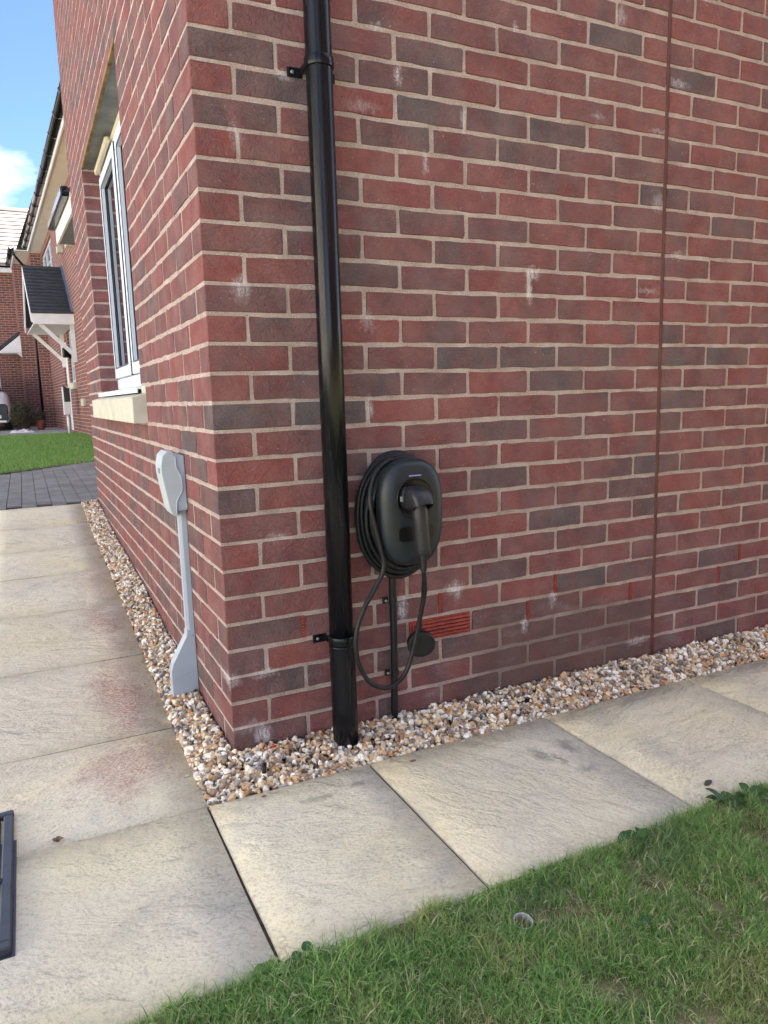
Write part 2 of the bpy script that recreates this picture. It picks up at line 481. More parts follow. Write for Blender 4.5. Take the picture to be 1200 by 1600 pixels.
def grass_material(name, near=True):
    t = NT(name)
    r = t.n('ShaderNodeNewGeometry').outputs['Random Per Island']
    p = t.pos()
    c = t.ramp(r, [(0.0, (0.105, 0.25, 0.065)), (0.3, (0.185, 0.365, 0.10)), (0.6, (0.27, 0.455, 0.14)), (0.86, (0.40, 0.54, 0.20)), (0.93, (0.38, 0.37, 0.20)), (0.97, (0.50, 0.44, 0.29)), (1.0, (0.58, 0.52, 0.38))])
    if near:
        pn = t.noise(p, 5.5, 3, 0.55)
        c = t.mix(t.rng(pn, 0.52, 0.68, 0, 0.6), c, (0.46, 0.43, 0.20))
        c = t.mix(t.rng(t.noise(p, 3.0, 2), 0.56, 0.66, 0, 0.35), c, (0.15, 0.22, 0.13))
    else:
        c = t.mix(0.25, c, (0.14, 0.36, 0.04))
    t.col(c); t.rough(0.6); t.spec(0.3)
    tr = t.n('ShaderNodeBsdfTranslucent'); t.l(c, tr.inputs[0])
    mx = t.n('ShaderNodeMixShader'); mx.inputs[0].default_value = 0.38
    t.l(t.b.outputs[0], mx.inputs[1]); t.l(tr.outputs[0], mx.inputs[2]); t.l(mx.outputs[0], t.out.inputs[0])
    return t.m
GRASS = grass_material('lawn_grass')
GRASS_FAR = grass_material('lush_lawn_grass', False)

def soil_material():
    t = NT('soil_and_thatch')
    p = t.pos()
    c = t.ramp(t.noise(p, 30, 5, 0.7), [(0.3, (0.075, 0.060, 0.034)), (0.5, (0.18, 0.148, 0.085)), (0.7, (0.34, 0.29, 0.175))])
    c = t.mix(t.rng(t.noise(p, 6, 3), 0.4, 0.6, 0.0, 0.6), c, (0.12, 0.16, 0.055))
    t.col(c); t.rough(0.95); t.spec(0.1)
    t.bump(t.noise(p, 120, 4), 0.8, 0.01)
    return t.m
SOIL = soil_material()

def far_brick_material(name, dark=0.0, ox=0.0):
    """brickwork too far off to tell the bricks apart; uses UV in metres"""
    t = NT(name)
    uv = t.n('ShaderNodeUVMap').outputs[0]
    b = t.n('ShaderNodeTexBrick')
    b.inputs['Scale'].default_value = 1.0
    b.inputs['Brick Width'].default_value = 0.225; b.inputs['Row Height'].default_value = 0.075
    b.inputs['Mortar Size'].default_value = 0.006; b.inputs['Mortar Smooth'].default_value = 0.15; b.inputs['Bias'].default_value = 0.0
    b.inputs['Color1'].default_value = (0.25, 0.088, 0.070, 1); b.inputs['Color2'].default_value = (0.12, 0.062, 0.060, 1); b.inputs['Mortar'].default_value = (0.46, 0.37, 0.31, 1)
    t.l(uv, b.inputs['Vector'])
    n = t.noise(uv, 0.8, 3)
    c = t.mix(t.rng(n, 0.3, 0.7, 0.0, 0.25), b.outputs['Color'], (0.20, 0.085, 0.07))
    t.col(c); t.rough(0.9); t.spec(0.2)
    t.bump(t.math('ADD', t.math('MULTIPLY', b.outputs['Fac'], -1.0), t.math('MULTIPLY', t.noise(uv, 60, 3), 0.3)), 0.6, 0.006)
    return t.m
FAR_BRICK = far_brick_material('far_brickwork')

def dusty_pvc():
    t = NT('black_pvc')
    p = t.pos()
    st = t.noise(t.vmath('MULTIPLY', p, (1, 1, 0.06)), 90, 5, 0.7)
    sp = t.noise(p, 160, 3, 0.7)
    d = t.math('ADD', t.rng(st, 0.54, 0.78, 0, 0.05), t.rng(sp, 0.68, 0.80, 0, 0.10))
    t.col(t.mix(d, (0.005, 0.006, 0.008), (0.22, 0.20, 0.18)))
    t.rough(t.rng(st, 0.35, 0.7, 0.17, 0.30)); t.spec(0.27)
    t.bump(t.noise(p, 30, 2), 0.03, 0.004)
    return t.m
BLACK_PVC = dusty_pvc()
BLACK_MATT = simple('black_rubber', (0.009, 0.010, 0.012), 0.46, 0.25, 40, 0.0006, 0.35)
CHARGER_SHELL = simple('charcoal_moulded_plastic', (0.0115, 0.0175, 0.022), 0.43, 0.08, 60, 0.00015, 0.38)
CHARGER_DARK = simple('gloss_black_plastic', (0.005, 0.005, 0.006), 0.34, 0.1, 20, 0, 0.3)
PLUG = simple('plug_grey_plastic', (0.014, 0.015, 0.019), 0.42, 0.12, 80, 0.0003, 0.4)
GREY_PLASTIC = simple('blue_grey_upvc', (0.36, 0.415, 0.48), 0.45, 0.06, 8, 0.0, 0.45)
GREY_PLASTIC2 = simple('pale_green_grey_cover', (0.40, 0.46, 0.485), 0.5, 0.07, 12, 0.0, 0.4)
UPVC = simple('sky_tinted_upvc', (0.64, 0.70, 0.78), 0.35, 0.01, 9, 0.0, 0.5)  # white plastic with the sky's blue reflection put into its colour
WHITE_PAINT = simple('white_painted_timber', (0.74, 0.74, 0.74), 0.45, 0.05, 6, 0.0, 0.4)
GASKET = simple('black_gasket', (0.012, 0.012, 0.014), 0.5)
RED_PVC = simple('terracotta_plastic', (0.27, 0.043, 0.032), 0.6, 0.35, 60, 0.0006, 0.3)
SEALANT = simple('brown_sealant', (0.115, 0.048, 0.040), 0.6, 0.2, 18, 0.002, 0.3)
STEEL = simple('zinc_screw', (0.45, 0.45, 0.46), 0.35, 0.15, 60, 0, 0.5, 0.9)
CREAM = simple('cream_upvc', (0.62, 0.56, 0.40), 0.5, 0.08, 10, 0, 0.4)
SOFFIT = simple('off_white_soffit', (0.62, 0.58, 0.50), 0.6, 0.05, 4, 0, 0.3)
LINTEL = simple('galvanised_lintel', (0.17, 0.18, 0.17), 0.55, 0.35, 7, 0.0005, 0.4, 0.35)
EDGE_OCHRE = simple('weathered_lintel_edge', (0.20, 0.135, 0.055), 0.8, 0.45, 18, 0.002, 0.2)
CAST_STONE = simple('cast_stone', (0.50, 0.485, 0.40), 0.85, 0.14, 10, 0.0015, 0.25)
SLATE = simple('dark_slate', (0.035, 0.040, 0.050), 0.6, 0.3, 6, 0.002, 0.4)
PALE_TILE = simple('pale_buff_roof_tile', (0.21, 0.165, 0.15), 0.8, 0.12, 3, 0.002, 0.3)
CONCRETE = simple('grey_concrete', (0.24, 0.235, 0.225), 0.9, 0.2, 6, 0.003, 0.2)
LEAD = simple('lead_flashing', (0.16, 0.18, 0.22), 0.5, 0.2, 10)
IRON = simple('blue_black_plastic_cover', (0.030, 0.036, 0.052), 0.38, 0.2, 25, 0.0006, 0.5)
ROOM = simple('dim_room_plaster', (0.35, 0.33, 0.30), 0.9)
CAR_PAINT = simple('white_car_paint', (0.75, 0.76, 0.78), 0.2, 0.02, 3, 0, 0.5, 0, 0.6)
CAR_BLACK = simple('black_car_trim', (0.012, 0.012, 0.013), 0.3)
TYRE = simple('tyre_rubber', (0.02, 0.02, 0.02), 0.8)
TERRACOTTA = simple('terracotta_pot', (0.24, 0.075, 0.05), 0.75, 0.2, 20)
CLOTH_P = simple('pale_pink_fabric', (0.58, 0.52, 0.55), 0.9, 0.15, 12)
BED_SAND = simple('jointing_sand', (0.075, 0.062, 0.048), 0.95, 0.4, 90, 0.002, 0.1)
DEAD_LEAF = simple('dry_leaf', (0.20, 0.11, 0.07), 0.8, 0.3, 200)
DARK_STONE = simple('dark_pebble', (0.05, 0.052, 0.055), 0.6, 0.4, 90, 0.001)
RED_SCRAP = simple('red_plastic_scrap', (0.55, 0.02, 0.03), 0.4)
CUP = simple('clear_grey_plastic', (0.50, 0.52, 0.53), 0.35, 0.2, 90)
BLOCK = simple('grey_block_paving', (0.185, 0.183, 0.182), 0.85, 0.25, 5, 0.002, 0.25)

def glass_material():
    t = NT('window_glass')
    t.col((0.02, 0.025, 0.03)); t.rough(0.03); t.b.inputs['Transmission Weight'].default_value = 0.55
    t.b.inputs['IOR'].default_value = 1.5
    t.bump(t.noise(t.pos(), 2.0, 2), 0.02, 0.01)
    return t.m
GLASS = glass_material()

def leaf_material(name, a, b):
    t = NT(name)
    r = t.n('ShaderNodeNewGeometry').outputs['Random Per Island']
    oi = t.n('ShaderNodeObjectInfo').outputs['Random']
    f = t.math('FRACT', t.math('ADD', r, oi))
    c = t.ramp(f, [(0.0, a), (1.0, b)])
    c = t.mix(t.rng(t.noise(t.pos(), 120, 3), 0.5, 0.7, 0, 0.35), c, tuple(x*1.5 for x in b))
    t.col(c); t.rough(0.5); t.spec(0.4)
    tr = t.n('ShaderNodeBsdfTranslucent'); t.l(c, tr.inputs[0])
    mx = t.n('ShaderNodeMixShader'); mx.inputs[0].default_value = 0.2
    t.l(t.b.outputs[0], mx.inputs[1]); t.l(tr.outputs[0], mx.inputs[2]); t.l(mx.outputs[0], t.out.inputs[0])
    return t.m
LEAF = leaf_material('weed_leaf', (0.030, 0.085, 0.030), (0.060, 0.145, 0.040))
LEAF_PALE = leaf_material('clover_leaf', (0.080, 0.17, 0.045), (0.12, 0.22, 0.065))
SHRUB_LEAF = leaf_material('shrub_leaf', (0.045, 0.05, 0.025), (0.085, 0.07, 0.045))

# ------------------------------------------------------------------ ground
PY = [-50, -0.18, 0.29, 0.89, 1.49, 2.08, 2.68, 3.28, 3.88, 6.9, 16.0, 2000]
PZ = [-0.035, -0.035, -0.020, 0.029, 0.080, 0.120, 0.146, 0.191, 0.247, 0.29, 0.33, 0.33]
def zpath(y): return float(np.interp(y, PY, PZ))

def build_ground():
    ys = [-60, -20, -6, -2, -0.6, -0.18, 0.29, 0.89, 1.49, 2.08, 2.68, 3.28, 3.88, 6.9, 10, 16, 25, 60, 200, 900]
    xs = [-700, -100, -20, -6, -2, 0, 2, 6, 20, 100, 700]
    v = [(x, y, zpath(y) - 0.09) for y in ys for x in xs]
    n = len(xs)
    f = [(j*n+i, j*n+i+1, (j+1)*n+i+1, (j+1)*n+i) for j in range(len(ys)-1) for i in range(n-1)]
    o = add('ground', mesh_from('ground', v, f, SOIL))
    o['kind'] = 'structure'
build_ground()

def build_path():
    bed = MB()
    # sand bed under the slabs: flank run and front run
    ysb = [-0.16, 0.29, 0.89, 1.49, 2.08, 2.68, 3.28, 3.88]
    for a, b in zip(ysb[:-1], ysb[1:]):
        for x0, x1 in ((-1.33, -0.117),):
            bed.quad((x0, a, zpath(a)-0.0045), (x1, a, zpath(a)-0.0045), (x1, b, zpath(b)-0.0045), (x0, b, zpath(b)-0.0045))
    bed.quad((-1.33, -0.775, -0.045), (4.5, -0.775, -0.045), (4.5, -0.185, -0.045), (-1.33, -0.185, -0.045))
    path = bed.build('path', BED_SAND)
    path['kind'] = 'structure'
    def slab(x0, x1, y0, y1, jit=0.002):
        g = 0.0038
        z0, z1 = zpath(y0), zpath(y1)
        nx, ny = 5, 5
        bm = bmesh.new()
        th = 0.035
        rows = []
        for j in range(ny+1):
            row = []
            for i in range(nx+1):
                x = x0+g + (x1-x0-2*g)*i/nx; y = y0+g + (y1-y0-2*g)*j/ny
                z = z0 + (z1-z0)*(y-y0)/(y1-y0) + random.uniform(-1, 1)*0.0012
                edge = i in (0, nx) or j in (0, ny)
                if edge:
                    z -= 0.0018
                    if 0 < i < nx: y += random.uniform(-1, 1)*0.0012
                    if 0 < j < ny: x += random.uniform(-1, 1)*0.0012
                row.append(bm.verts.new((x, y, z)))
            rows.append(row)
        for j in range(ny):
            for i in range(nx):
                bm.faces.new((rows[j][i], rows[j][i+1], rows[j+1][i+1], rows[j+1][i]))
        top = bm.faces[:]
        for f in top: f.smooth = True
        be = [e for e in bm.edges if e.is_boundary]
        ex = bmesh.ops.extrude_edge_only(bm, edges=be)
        for v in ex['geom']:
            if isinstance(v, bmesh.types.BMVert): v.co.z -= th
        cx, cy, cz = (x0+x1)/2, (y0+y1)/2, (z0+z1)/2
        for v in bm.verts: v.co -= Vector((cx, cy, cz))
        bmesh.ops.recalc_face_normals(bm, faces=bm.faces[:])
        me = bpy.data.meshes.new('paving_slab'); bm.to_mesh(me); bm.free(); me.materials.append(SLAB)
        o = add('paving_slab', me, path, None, (cx, cy, cz + random.uniform(-1, 1)*0.0012))
        return o
    xs = [-1.315, -0.716, -0.117, 0.328, 0.926, 1.535, 2.135, 2.735, 3.335, 3.935]
    for a, b in zip(xs[:-1], xs[1:]): slab(a, b, -0.775, -0.182)
    ys = [-0.182, 0.29, 0.89, 1.49, 2.08, 2.68, 3.28, 3.88]
    for a, b in zip(ys[:-1], ys[1:]):
        slab(-0.716, -0.113, a, b); slab(-1.316, -0.716, a, b)
build_path()

# ------------------------------------------------------------------ our house
house = empty('brick_house', (0, 0, 0), 'red brick house corner with pale mortar joints and side window', 'house')
END_Y = 3.86
END_X = 7.0
TOPZ = 5.25
WY0, WY1, WZ0, WZ1 = 1.2275, 2.895, 1.035, 2.315     # side window opening

def zj(n): return (24 - n)*0.075 + 0.06

def wall_masses():
    mb = MB()
    mb.box(0.0024, END_X, 0.0040, 0.32, -0.35, TOPZ)
    fw = mb.build('front_wall', MORTAR, house)
    mb = MB()
    X0, X1 = 0.0018, 0.32
    Y0 = 0.322
    mb.box(X0, X1, Y0, WY0-0.004, -0.35, TOPZ)
    mb.box(X0, X1, WY1+0.004, END_Y-0.006, -0.35, TOPZ)
    mb.box(X0, X1, WY0-.0035, WY1+.0035, -0.35, WZ0-0.055)
    mb.box(X0, X1, WY0-.0035, WY1+.0035, WZ1+0.02, TOPZ)
    sw = mb.build('side_wall', MORTAR, house)
    mb = MB()
    mb.box(X0+0.02, X1+0.03, 0.10, Y0+0.004, -0.35, TOPZ-0.01)      # mortar core at the quoin
    mb.build('quoin_core', MORTAR, sw)
    return fw, sw
front_wall, side_wall = wall_masses()

def brick_mesh(w, h=0.065, seed=0):
    rr = random.Random(seed)
    hw, hh = w/2, h/2
    nx = max(2, int(round(w/0.036)))
    out = []
    c = 0.003
    for i in range(nx): out.append((-hw + c + (2*hw-2*c)*i/(nx-1), -hh))
    out.append((hw, -hh+c)); out.append((hw, hh-c))
    for i in range(nx): out.append((hw - c - (2*hw-2*c)*i/(nx-1), hh))
    out.append((-hw, hh-c)); out.append((-hw, -hh+c))
    outer = [(x + rr.uniform(-1, 1)*0.0019, z + rr.uniform(-1, 1)*0.0021) for x, z in out]
    k = len(outer)
    v = [(x*(1-0.0022/hw), rr.uniform(0, 0.0008), z*(1-0.0022/hh)) for x, z in outer]
    v += [(x, 0.0075, z) for x, z in outer]
    f = [tuple(range(k))]
    for i in range(k):
        f.append((i, i+k, (i+1) % k + k, (i+1) % k))
    return v, f

def corner_mesh(wx, wy, h=0.065, seed=0):
    rr = random.Random(seed)
    bm = bmesh.new()
    bmesh.ops.create_cube(bm, size=1.0)
    for v in bm.verts: v.co = Vector(((v.co.x+0.5)*wx, (v.co.y+0.5)*wy, v.co.z*h))
    bmesh.ops.bevel(bm, geom=bm.edges[:], offset=0.0025, segments=1, affect='EDGES')
    for v in bm.verts: v.co += Vector((rr.uniform(-1, 1), rr.uniform(-1, 1), rr.uniform(-1, 1)))*0.0007
    V = [tuple(v.co) for v in bm.verts]; bm.verts.index_update()
    F = [tuple(v.index for v in f.verts) for f in bm.faces]
    bm.free()
    return V, F

# tone of the bricks on the front wall, row by row, as they were laid: R bright red, r red, q red-plum, p plum, d dark, k blue-black
ROWS = {-4: 'rprqrrrRrqr', -3: 'qrprqrdrrrr', -2: 'rrppqrrdrr', -1: 'rqpdrqrRRrr', 0: 'dqdprqrrqrr', 1: 'rkRkddqrdrrr', 2: 'dpdpdqprrrr', 3: 'Rrrrrqrkpqr', 4: 'pdrqRqpqdr', 5: 'rdppdrrrqrq', 6: 'qpppqpqqrr',
        7: 'Rrdpqrrrrrr', 8: 'prrqrrrRrr', 9: 'RdRqrqrRprqr', 10: 'qppkkdpddrr', 11: 'rpddrdqrrqr', 12: 'kkRRqpqdrr', 13: 'rqqrpqqrdrr', 14: 'RqqrRrqrqr', 15: 'drqrdrpkprr', 16: 'qrrrrqdRrr',
        17: 'rqrrRdrpprr', 18: 'qrpqqprrqr', 19: 'rqrqdrqrqrr', 20: 'dqqrrkdqdr', 21: 'dRqppprRRqd', 22: 'dqpppqppdr', 23: 'rrqqppqprqr', 24: 'prpppqppdr', 25: 'qqppdqpqqdr'}
TONE = {'R': 0.05, 'r': 0.25, 'q': 0.39, 'p': 0.55, 'd': 0.70, 'k': 0.90}
def rand_tone(r):
    t = r.random()
    return r.uniform(0.05, 0.2) if t < 0.16 else r.uniform(0.2, 0.42) if t < 0.62 else r.uniform(0.42, 0.62) if t < 0.9 else r.uniform(0.66, 0.88)

MJ = 1.57
OPEN_FRONT = [(0.5575, 0.7825, 0.2125, 0.2825)]  # air brick
bricks = []     # dict(kind, mesh key, loc, rot, tone, seed, corners for ranking, wall)
def lay():
    br = random.Random(3)
    rmin, rmax = -45, 27
    for r in range(rmin, rmax+1):
        zc = zj(r) - 0.0375
        even = (r % 2 == 0)
        s = ROWS.get(r, '')
        # quoin brick
        wx, wy = (0.215, 0.1025) if even else (0.1025, 0.215)
        tone = TONE[s[0]] if s else rand_tone(br)
        bricks.append(dict(kind='corner', w=wx, wy=wy, loc=(0, 0, zc), tone=tone, face='f', c=(wx/2, 0, zc), n=(0, -1, 0)))
        # front
        x = wx + 0.01
        i = 1
        while x < END_X:
            w = 0.215
            segs = [(x, x+w)]
            if x < MJ < x+w and not abs(x-MJ) < 0.02:
                segs = [(x, MJ-0.0065), (MJ+0.0065, x+w)]
            for a, b in segs:
                if abs(a - MJ) < 0.0064: a = MJ+0.0065
                if abs(b - MJ) < 0.0064: b = MJ-0.0065
                tone = TONE[s[i]] if i < len(s) else rand_tone(br)
                tone += br.uniform(-0.06, 0.06)
                i += 1
                mid = (a+b)/2
                if any(o[0] < mid < o[1] and o[2] < zc < o[3] for o in OPEN_FRONT): continue
                bricks.append(dict(kind='face', w=round(b-a, 4), loc=(mid, 0, zc), tone=tone, face='f', c=(mid, 0, zc), n=(0, -1, 0)))
            x += 0.225
        # side
        y = wy + 0.01
        while y < END_Y - 0.02:
            a, b = y, min(y+0.215, END_Y)
            y += 0.225
            segs = [(a, b)]
            if WZ0 - 0.05 < zc < WZ1:
                segs = []
                if a < WY0: segs.append((a, min(b, WY0-0.0)))
                if b > WY1: segs.append((max(a, WY1), b))
            if 0.885 < zc < WZ0 - 0.001:      # sill stone
                segs = []
                if a < 1.115: segs.append((a, min(b, 1.108)))
                if b > 2.94: segs.append((max(a, 2.945), b))
            for a, b in segs:
                if b - a < 0.03: continue
                bricks.append(dict(kind='face', w=round(b-a, 4), loc=(0, (a+b)/2, zc), tone=rand_tone(br), face='s', c=(0, (a+b)/2, zc), n=(-1, 0, 0)))
        # window jamb faces: headers in the reveals
    for r in range(-7, 12):
        zc = zj(r) - 0.0375
        if not (WZ0 < zc < WZ1): continue
        bricks.append(dict(kind='jamb', w=0.1000, loc=(0.0505, WY1, zc), tone=rand_tone(br), face='s', c=(0.05, WY1, zc), n=(0, -1, 0)))
        bricks.append(dict(kind='jamb2', w=0.1000, loc=(0.0505, WY0, zc), tone=rand_tone(br), face='s', c=(0.05, WY0, zc), n=(0, 1, 0)))
lay()

def proj_area(b):
    c = np.array(b['c']); n = np.array(b['n'])
    q = np.array(CAM_R) @ (c - CAM_C)
    if q[2] < 0.2: return 0
    u = 600 + 1148*q[0]/q[2]; v = 800 + 1148*q[1]/q[2]
    if not (-60 < u < 1260 and -40 < v < 1640): return 0
    view = CAM_C - c; d = np.linalg.norm(view)
    return max(0, (view @ n)/d) * b['w']/d/d
for b in bricks:
    b['a'] = proj_area(b); b['seed'] = random.random()
order = sorted(range(len(bricks)), key=lambda i: -bricks[i]['a'])
single = set(order[:300])

mesh_cache = {}
def brick_data(b, i):
    if b['kind'] == 'corner': key = ('c', b['w'], i % 6)
    else: key = ('f', b['w'], i % 8)
    if key not in mesh_cache:
        V, F = corner_mesh(b['w'], b['wy'], seed=hash(key) % 1000) if b['kind'] == 'corner' else brick_mesh(b['w'], seed=(i*7) % 997)
        mesh_cache[key] = (V, F, None)
    return key
def brick_matrix(b, i):
    rr = random.Random(i)
    R3 = {'f': 0.0, 's': -math.pi/2}[b['face']]
    if b['kind'] == 'jamb': R3 = 0.0
    if b['kind'] == 'jamb2': R3 = math.pi
    if b['kind'] == 'corner':
        return Matrix.Translation(Vector(b['loc']) + Vector((rr.uniform(-.0008, .0012), rr.uniform(-.0008, .0012), rr.uniform(-.0007, .0007))))
    out = Vector(b['n'])
    lo_, hi_ = (-0.0010, 0.0008) if b['face'] == 'f' else (-0.0006, 0.0002)
    M = Matrix.Translation(Vector(b['loc']) - out*rr.uniform(lo_, hi_) + Vector((0, 0, rr.uniform(-.0008, .0008))))
    return M @ Matrix.Rotation(R3 + rr.uniform(-1, 1)*(.004 if b['face'] == 'f' else .0015), 4, 'Z') @ Matrix.Rotation(rr.uniform(-.006, .006), 4, 'Y') @ Matrix.Rotation(rr.uniform(-.005, .005), 4, 'X')

def place_bricks():
    rest = {'f': ([], [], [], []), 's': ([], [], [], [])}
    for i, b in enumerate(bricks):
        key = brick_data(b, i)
        V, F, me = mesh_cache[key]
        M = brick_matrix(b, i)
        par = front_wall if b['face'] == 'f' else side_wall
        if i in single:
            if me is None:
                me = mesh_from('brick', V, F, BRICK_O)
                mesh_cache[key] = (V, F, me)
            o = bpy.data.objects.new('brick', me)
            COL.objects.link(o)
            o.parent = par
            o.matrix_world = M
            o['tone'] = float(b['tone']); o['seed'] = float(b['seed'])
        else:
            vs, fs, ts, ss = rest[b['face']]
            n = len(vs)
            A = np.array(M)
            P = np.array(V) @ A[:3, :3].T + A[:3, 3]
            vs.extend(map(tuple, P)); fs.extend(tuple(n+k for k in f) for f in F)
            ts.extend([b['tone']]*len(V)); ss.extend([b['seed']]*len(V))
    for k, par in (('f', front_wall), ('s', side_wall)):
        vs, fs, ts, ss = rest[k]
        me = mesh_from('brick_courses', vs, fs, BRICK_G)
        for nm, d in (('tone', ts), ('seed', ss)):
            a = me.attributes.new(nm, 'FLOAT', 'POINT'); a.data.foreach_set('value', d)
        o = add('brick_courses', me, par)
        o['kind'] = 'stuff'
place_bricks()

def house_rest():
    # return walls, inner lining, roof: what stands behind the two faces
    mb = MB()
    mb.box(0.34, END_X, END_Y-0.32, END_Y-0.004, -0.3, TOPZ-0.01)
    mb.box(END_X-0.3, END_X-0.005, 0.33, END_Y-0.33, -0.3, TOPZ-0.01)
    mb.build('back_wall', MORTAR, house)
    mb = MB(); mb.box(1.0, END_X, END_Y+0.002, 9.2, -0.3, TOPZ-0.3); mb.build('rear_shade_block', MORTAR, house)  # unseen mass added to keep the sun off the driveway
    mb = MB()
    x0, x1, y0, y1 = -0.3, END_X+0.3, -0.3, END_Y+0.3
    ym = (y0+y1)/2; zr = TOPZ + 1.55
    mb.v += [(x0, y0, TOPZ), (x1, y0, TOPZ), (x1, y1, TOPZ), (x0, y1, TOPZ), (x0, ym, zr), (x1, ym, zr)]
    for f in ((0, 1, 5, 4), (2, 3, 4, 5), (0, 4, 3), (1, 2, 5), (3, 2, 1, 0)): mb.f.append(f); mb.s.append(False)
    mb.build('roof', SLATE, house)
    # dim room behind the window
    mb = MB()
    mb.quad((1.6, 0.9, 0.3), (1.6, 3.3, 0.3), (1.6, 3.3, 2.7), (1.6, 0.9, 2.7))
    mb.quad((0.33, 0.9, 2.7), (1.6, 0.9, 2.7), (1.6, 3.3, 2.7), (0.33, 3.3, 2.7))
    mb.quad((0.33, 0.9, 0.3), (1.6, 0.9, 0.3), (1.6, 3.3, 0.3), (0.33, 3.3, 0.3))
    mb.quad((0.33, 0.9, 0.3), (1.6, 0.9, 0.3), (1.6, 0.9, 2.7), (0.33, 0.9, 2.7))
    mb.quad((0.33, 3.3, 0.3), (1.6, 3.3, 0.3), (1.6, 3.3, 2.7), (0.33, 3.3, 2.7))
    mb.build('room', ROOM, house, fix=False)
    # movement joint
    mb = MB()
    z = -0.08; zs = []
    while z < TOPZ: zs.append(z); z += 0.0375
    ring = []
    for zz in zs:
        o = random.uniform(-.0006, .0006)
        ring.append([(MJ-0.0062, 0.012, zz), (MJ-0.0062+o, 0.0005, zz), (MJ-0.002+o, 0.0022, zz), (MJ+0.003+o, 0.0020, zz), (MJ+0.0062+o, 0.0004, zz), (MJ+0.0062, 0.012, zz)])
    mb.loft(ring)
    mb.build('movement_joint', SEALANT, house)
    # weep vents
    for x, r in [(0.22, 20), (0.67, 20), (1.12, 20), (2.02, 20), (1.0075, 21), (1.4575, 21), (1.9075, 21)]:
        zc = zj(r) - 0.0375
        mb = MB()
        mb.box(x-0.0052, x-0.0036, -0.0015, 0.02, zc-0.032, zc+0.032)
        mb.box(x+0.0036, x+0.0052, -0.0015, 0.02, zc-0.032, zc+0.032)
        for k in range(8):
            z = zc - 0.031 + k*0.0085
            mb.box(x-0.0036, x+0.0036, -0.0012, 0.02, z, z+0.0042)
        o = mb.build('weep_vent', RED_PVC, house)
        o['label'] = 'slim red plastic weep vent set in the mortar joint'
    x, r, y = 0.0, 20, 1.0075
    # flank weep vents
    for y in (0.625, 1.525, 2.425):
        zc = zj(20) - 0.0375
        mb = MB()
        mb.box(-0.0015, 0.02, y-0.0052, y+0.0052, zc-0.032, zc+0.032)
        o = mb.build('weep_vent', RED_PVC, house)
    # air brick
    zc = zj(21) - 0.0375
    x0, x1 = 0.5600, 0.7765
    mb = MB()
    mb.box(x0, x1, 0.006, 0.0075, zc-0.0325, zc+0.0325)
    ab = mb.build('air_brick', CHARGER_DARK, house)
    ab['label'] = 'red plastic louvred air brick low in the wall'
    mb = MB()
    mb.box(x0, x1, -0.004, 0.0055, zc+0.0288, zc+0.0325); mb.box(x0, x1, -0.004, 0.0055, zc-0.0325, zc-0.0288)
    mb.box(x0, x0+0.004, -0.004, 0.0055, zc-0.0287, zc+0.0287); mb.box(x1-0.004, x1, -0.004, 0.0055, zc-0.0287, zc+0.0287)
    mb.box(x0+0.0105, x0+0.0135, -0.004, 0.0055, zc-0.0287, zc+0.0287)
    mb.build('frame', RED_PVC, ab)
    for k in range(5):
        z = zc - 0.0235 + k*0.0118
        mb = MB()
        mb.prism([(-0.0045, z-0.0035), (0.0050, z-0.0005), (0.0050, z+0.0045), (-0.0040, z+0.0030)], 'x', x0+0.0136, x1-0.0042)
        for j in range(3):
            xx = x0 + 0.06 + j*0.045
            mb.box(xx-0.0015, xx+0.0015, -0.001, 0.0055, z+0.0046, z+0.0078)
        mb.build('louvre', RED_PVC, ab)
    # stone sill
    mb = MB()
    mb.prism([(-0.053, 0.886), (-0.053, 0.988), (0.0, 1.003), (0.10, 1.018), (0.10, 0.886)], 'y', 1.117, 2.937, 0.003)
    sill = mb.build('window_sill', CAST_STONE, house)
    sill['label'] = 'pale cast stone sill under the side window'
    mb = MB()
    mb.box(0.001, 0.1, 1.119, 1.2265, 1.002, 1.0345, 0.003); mb.box(0.001, 0.1, 2.897, 2.936, 1.002, 1.0345, 0.003)
    mb.build('stooling', CAST_STONE, sill)
    # lintel
    mb = MB()
    mb.box(0.014, 0.115, WY0-0.03, WY1+0.03, WZ1+0.001, WZ1+0.018)
    lin = mb.build('lintel', LINTEL, house)
    mb = MB()
    mb.box(-0.002, 0.0135, WY0-0.02, WY1+0.02, WZ1-0.003, WZ1+0.015, 0.001)
    mb.build('edge_strip', EDGE_OCHRE, lin)
    mb = MB()
    mb.box(0.095, 0.1155, WY0+0.002, WY1-0.002, WZ1-0.03, WZ1+0.0)
    mb.build('sealant_bead', CREAM, lin)
    # window
    X = 0.098
    win = MB()
    d = 0.062
    Z0, Z1 = WZ0+0.012, WZ1-0.005
    F = 0.062
    ya, yb = WY0+0.006, WY1-0.006
    win.box(X, X+d, ya, yb, Z0, Z0+F, 0.004); win.box(X, X+d, ya, yb, Z1-F, Z1, 0.004)
    win.box(X, X+d, ya, ya+F, Z0+F+.0005, Z1-F-.0005, 0.004); win.box(X, X+d, yb-F, yb, Z0+F+.0005, Z1-F-.0005, 0.004)
    ym = [2.10]
    for y in ym: win.box(X, X+d, y-0.036, y+0.036, Z0+F+.0005, Z1-F-.0005, 0.004)
    w = win.build('window_frame', UPVC, house)
    w['label'] = 'white plastic casement window frame in the side wall'
    edges = [ya+F, 2.10-.036, 2.10+.036, yb-F]
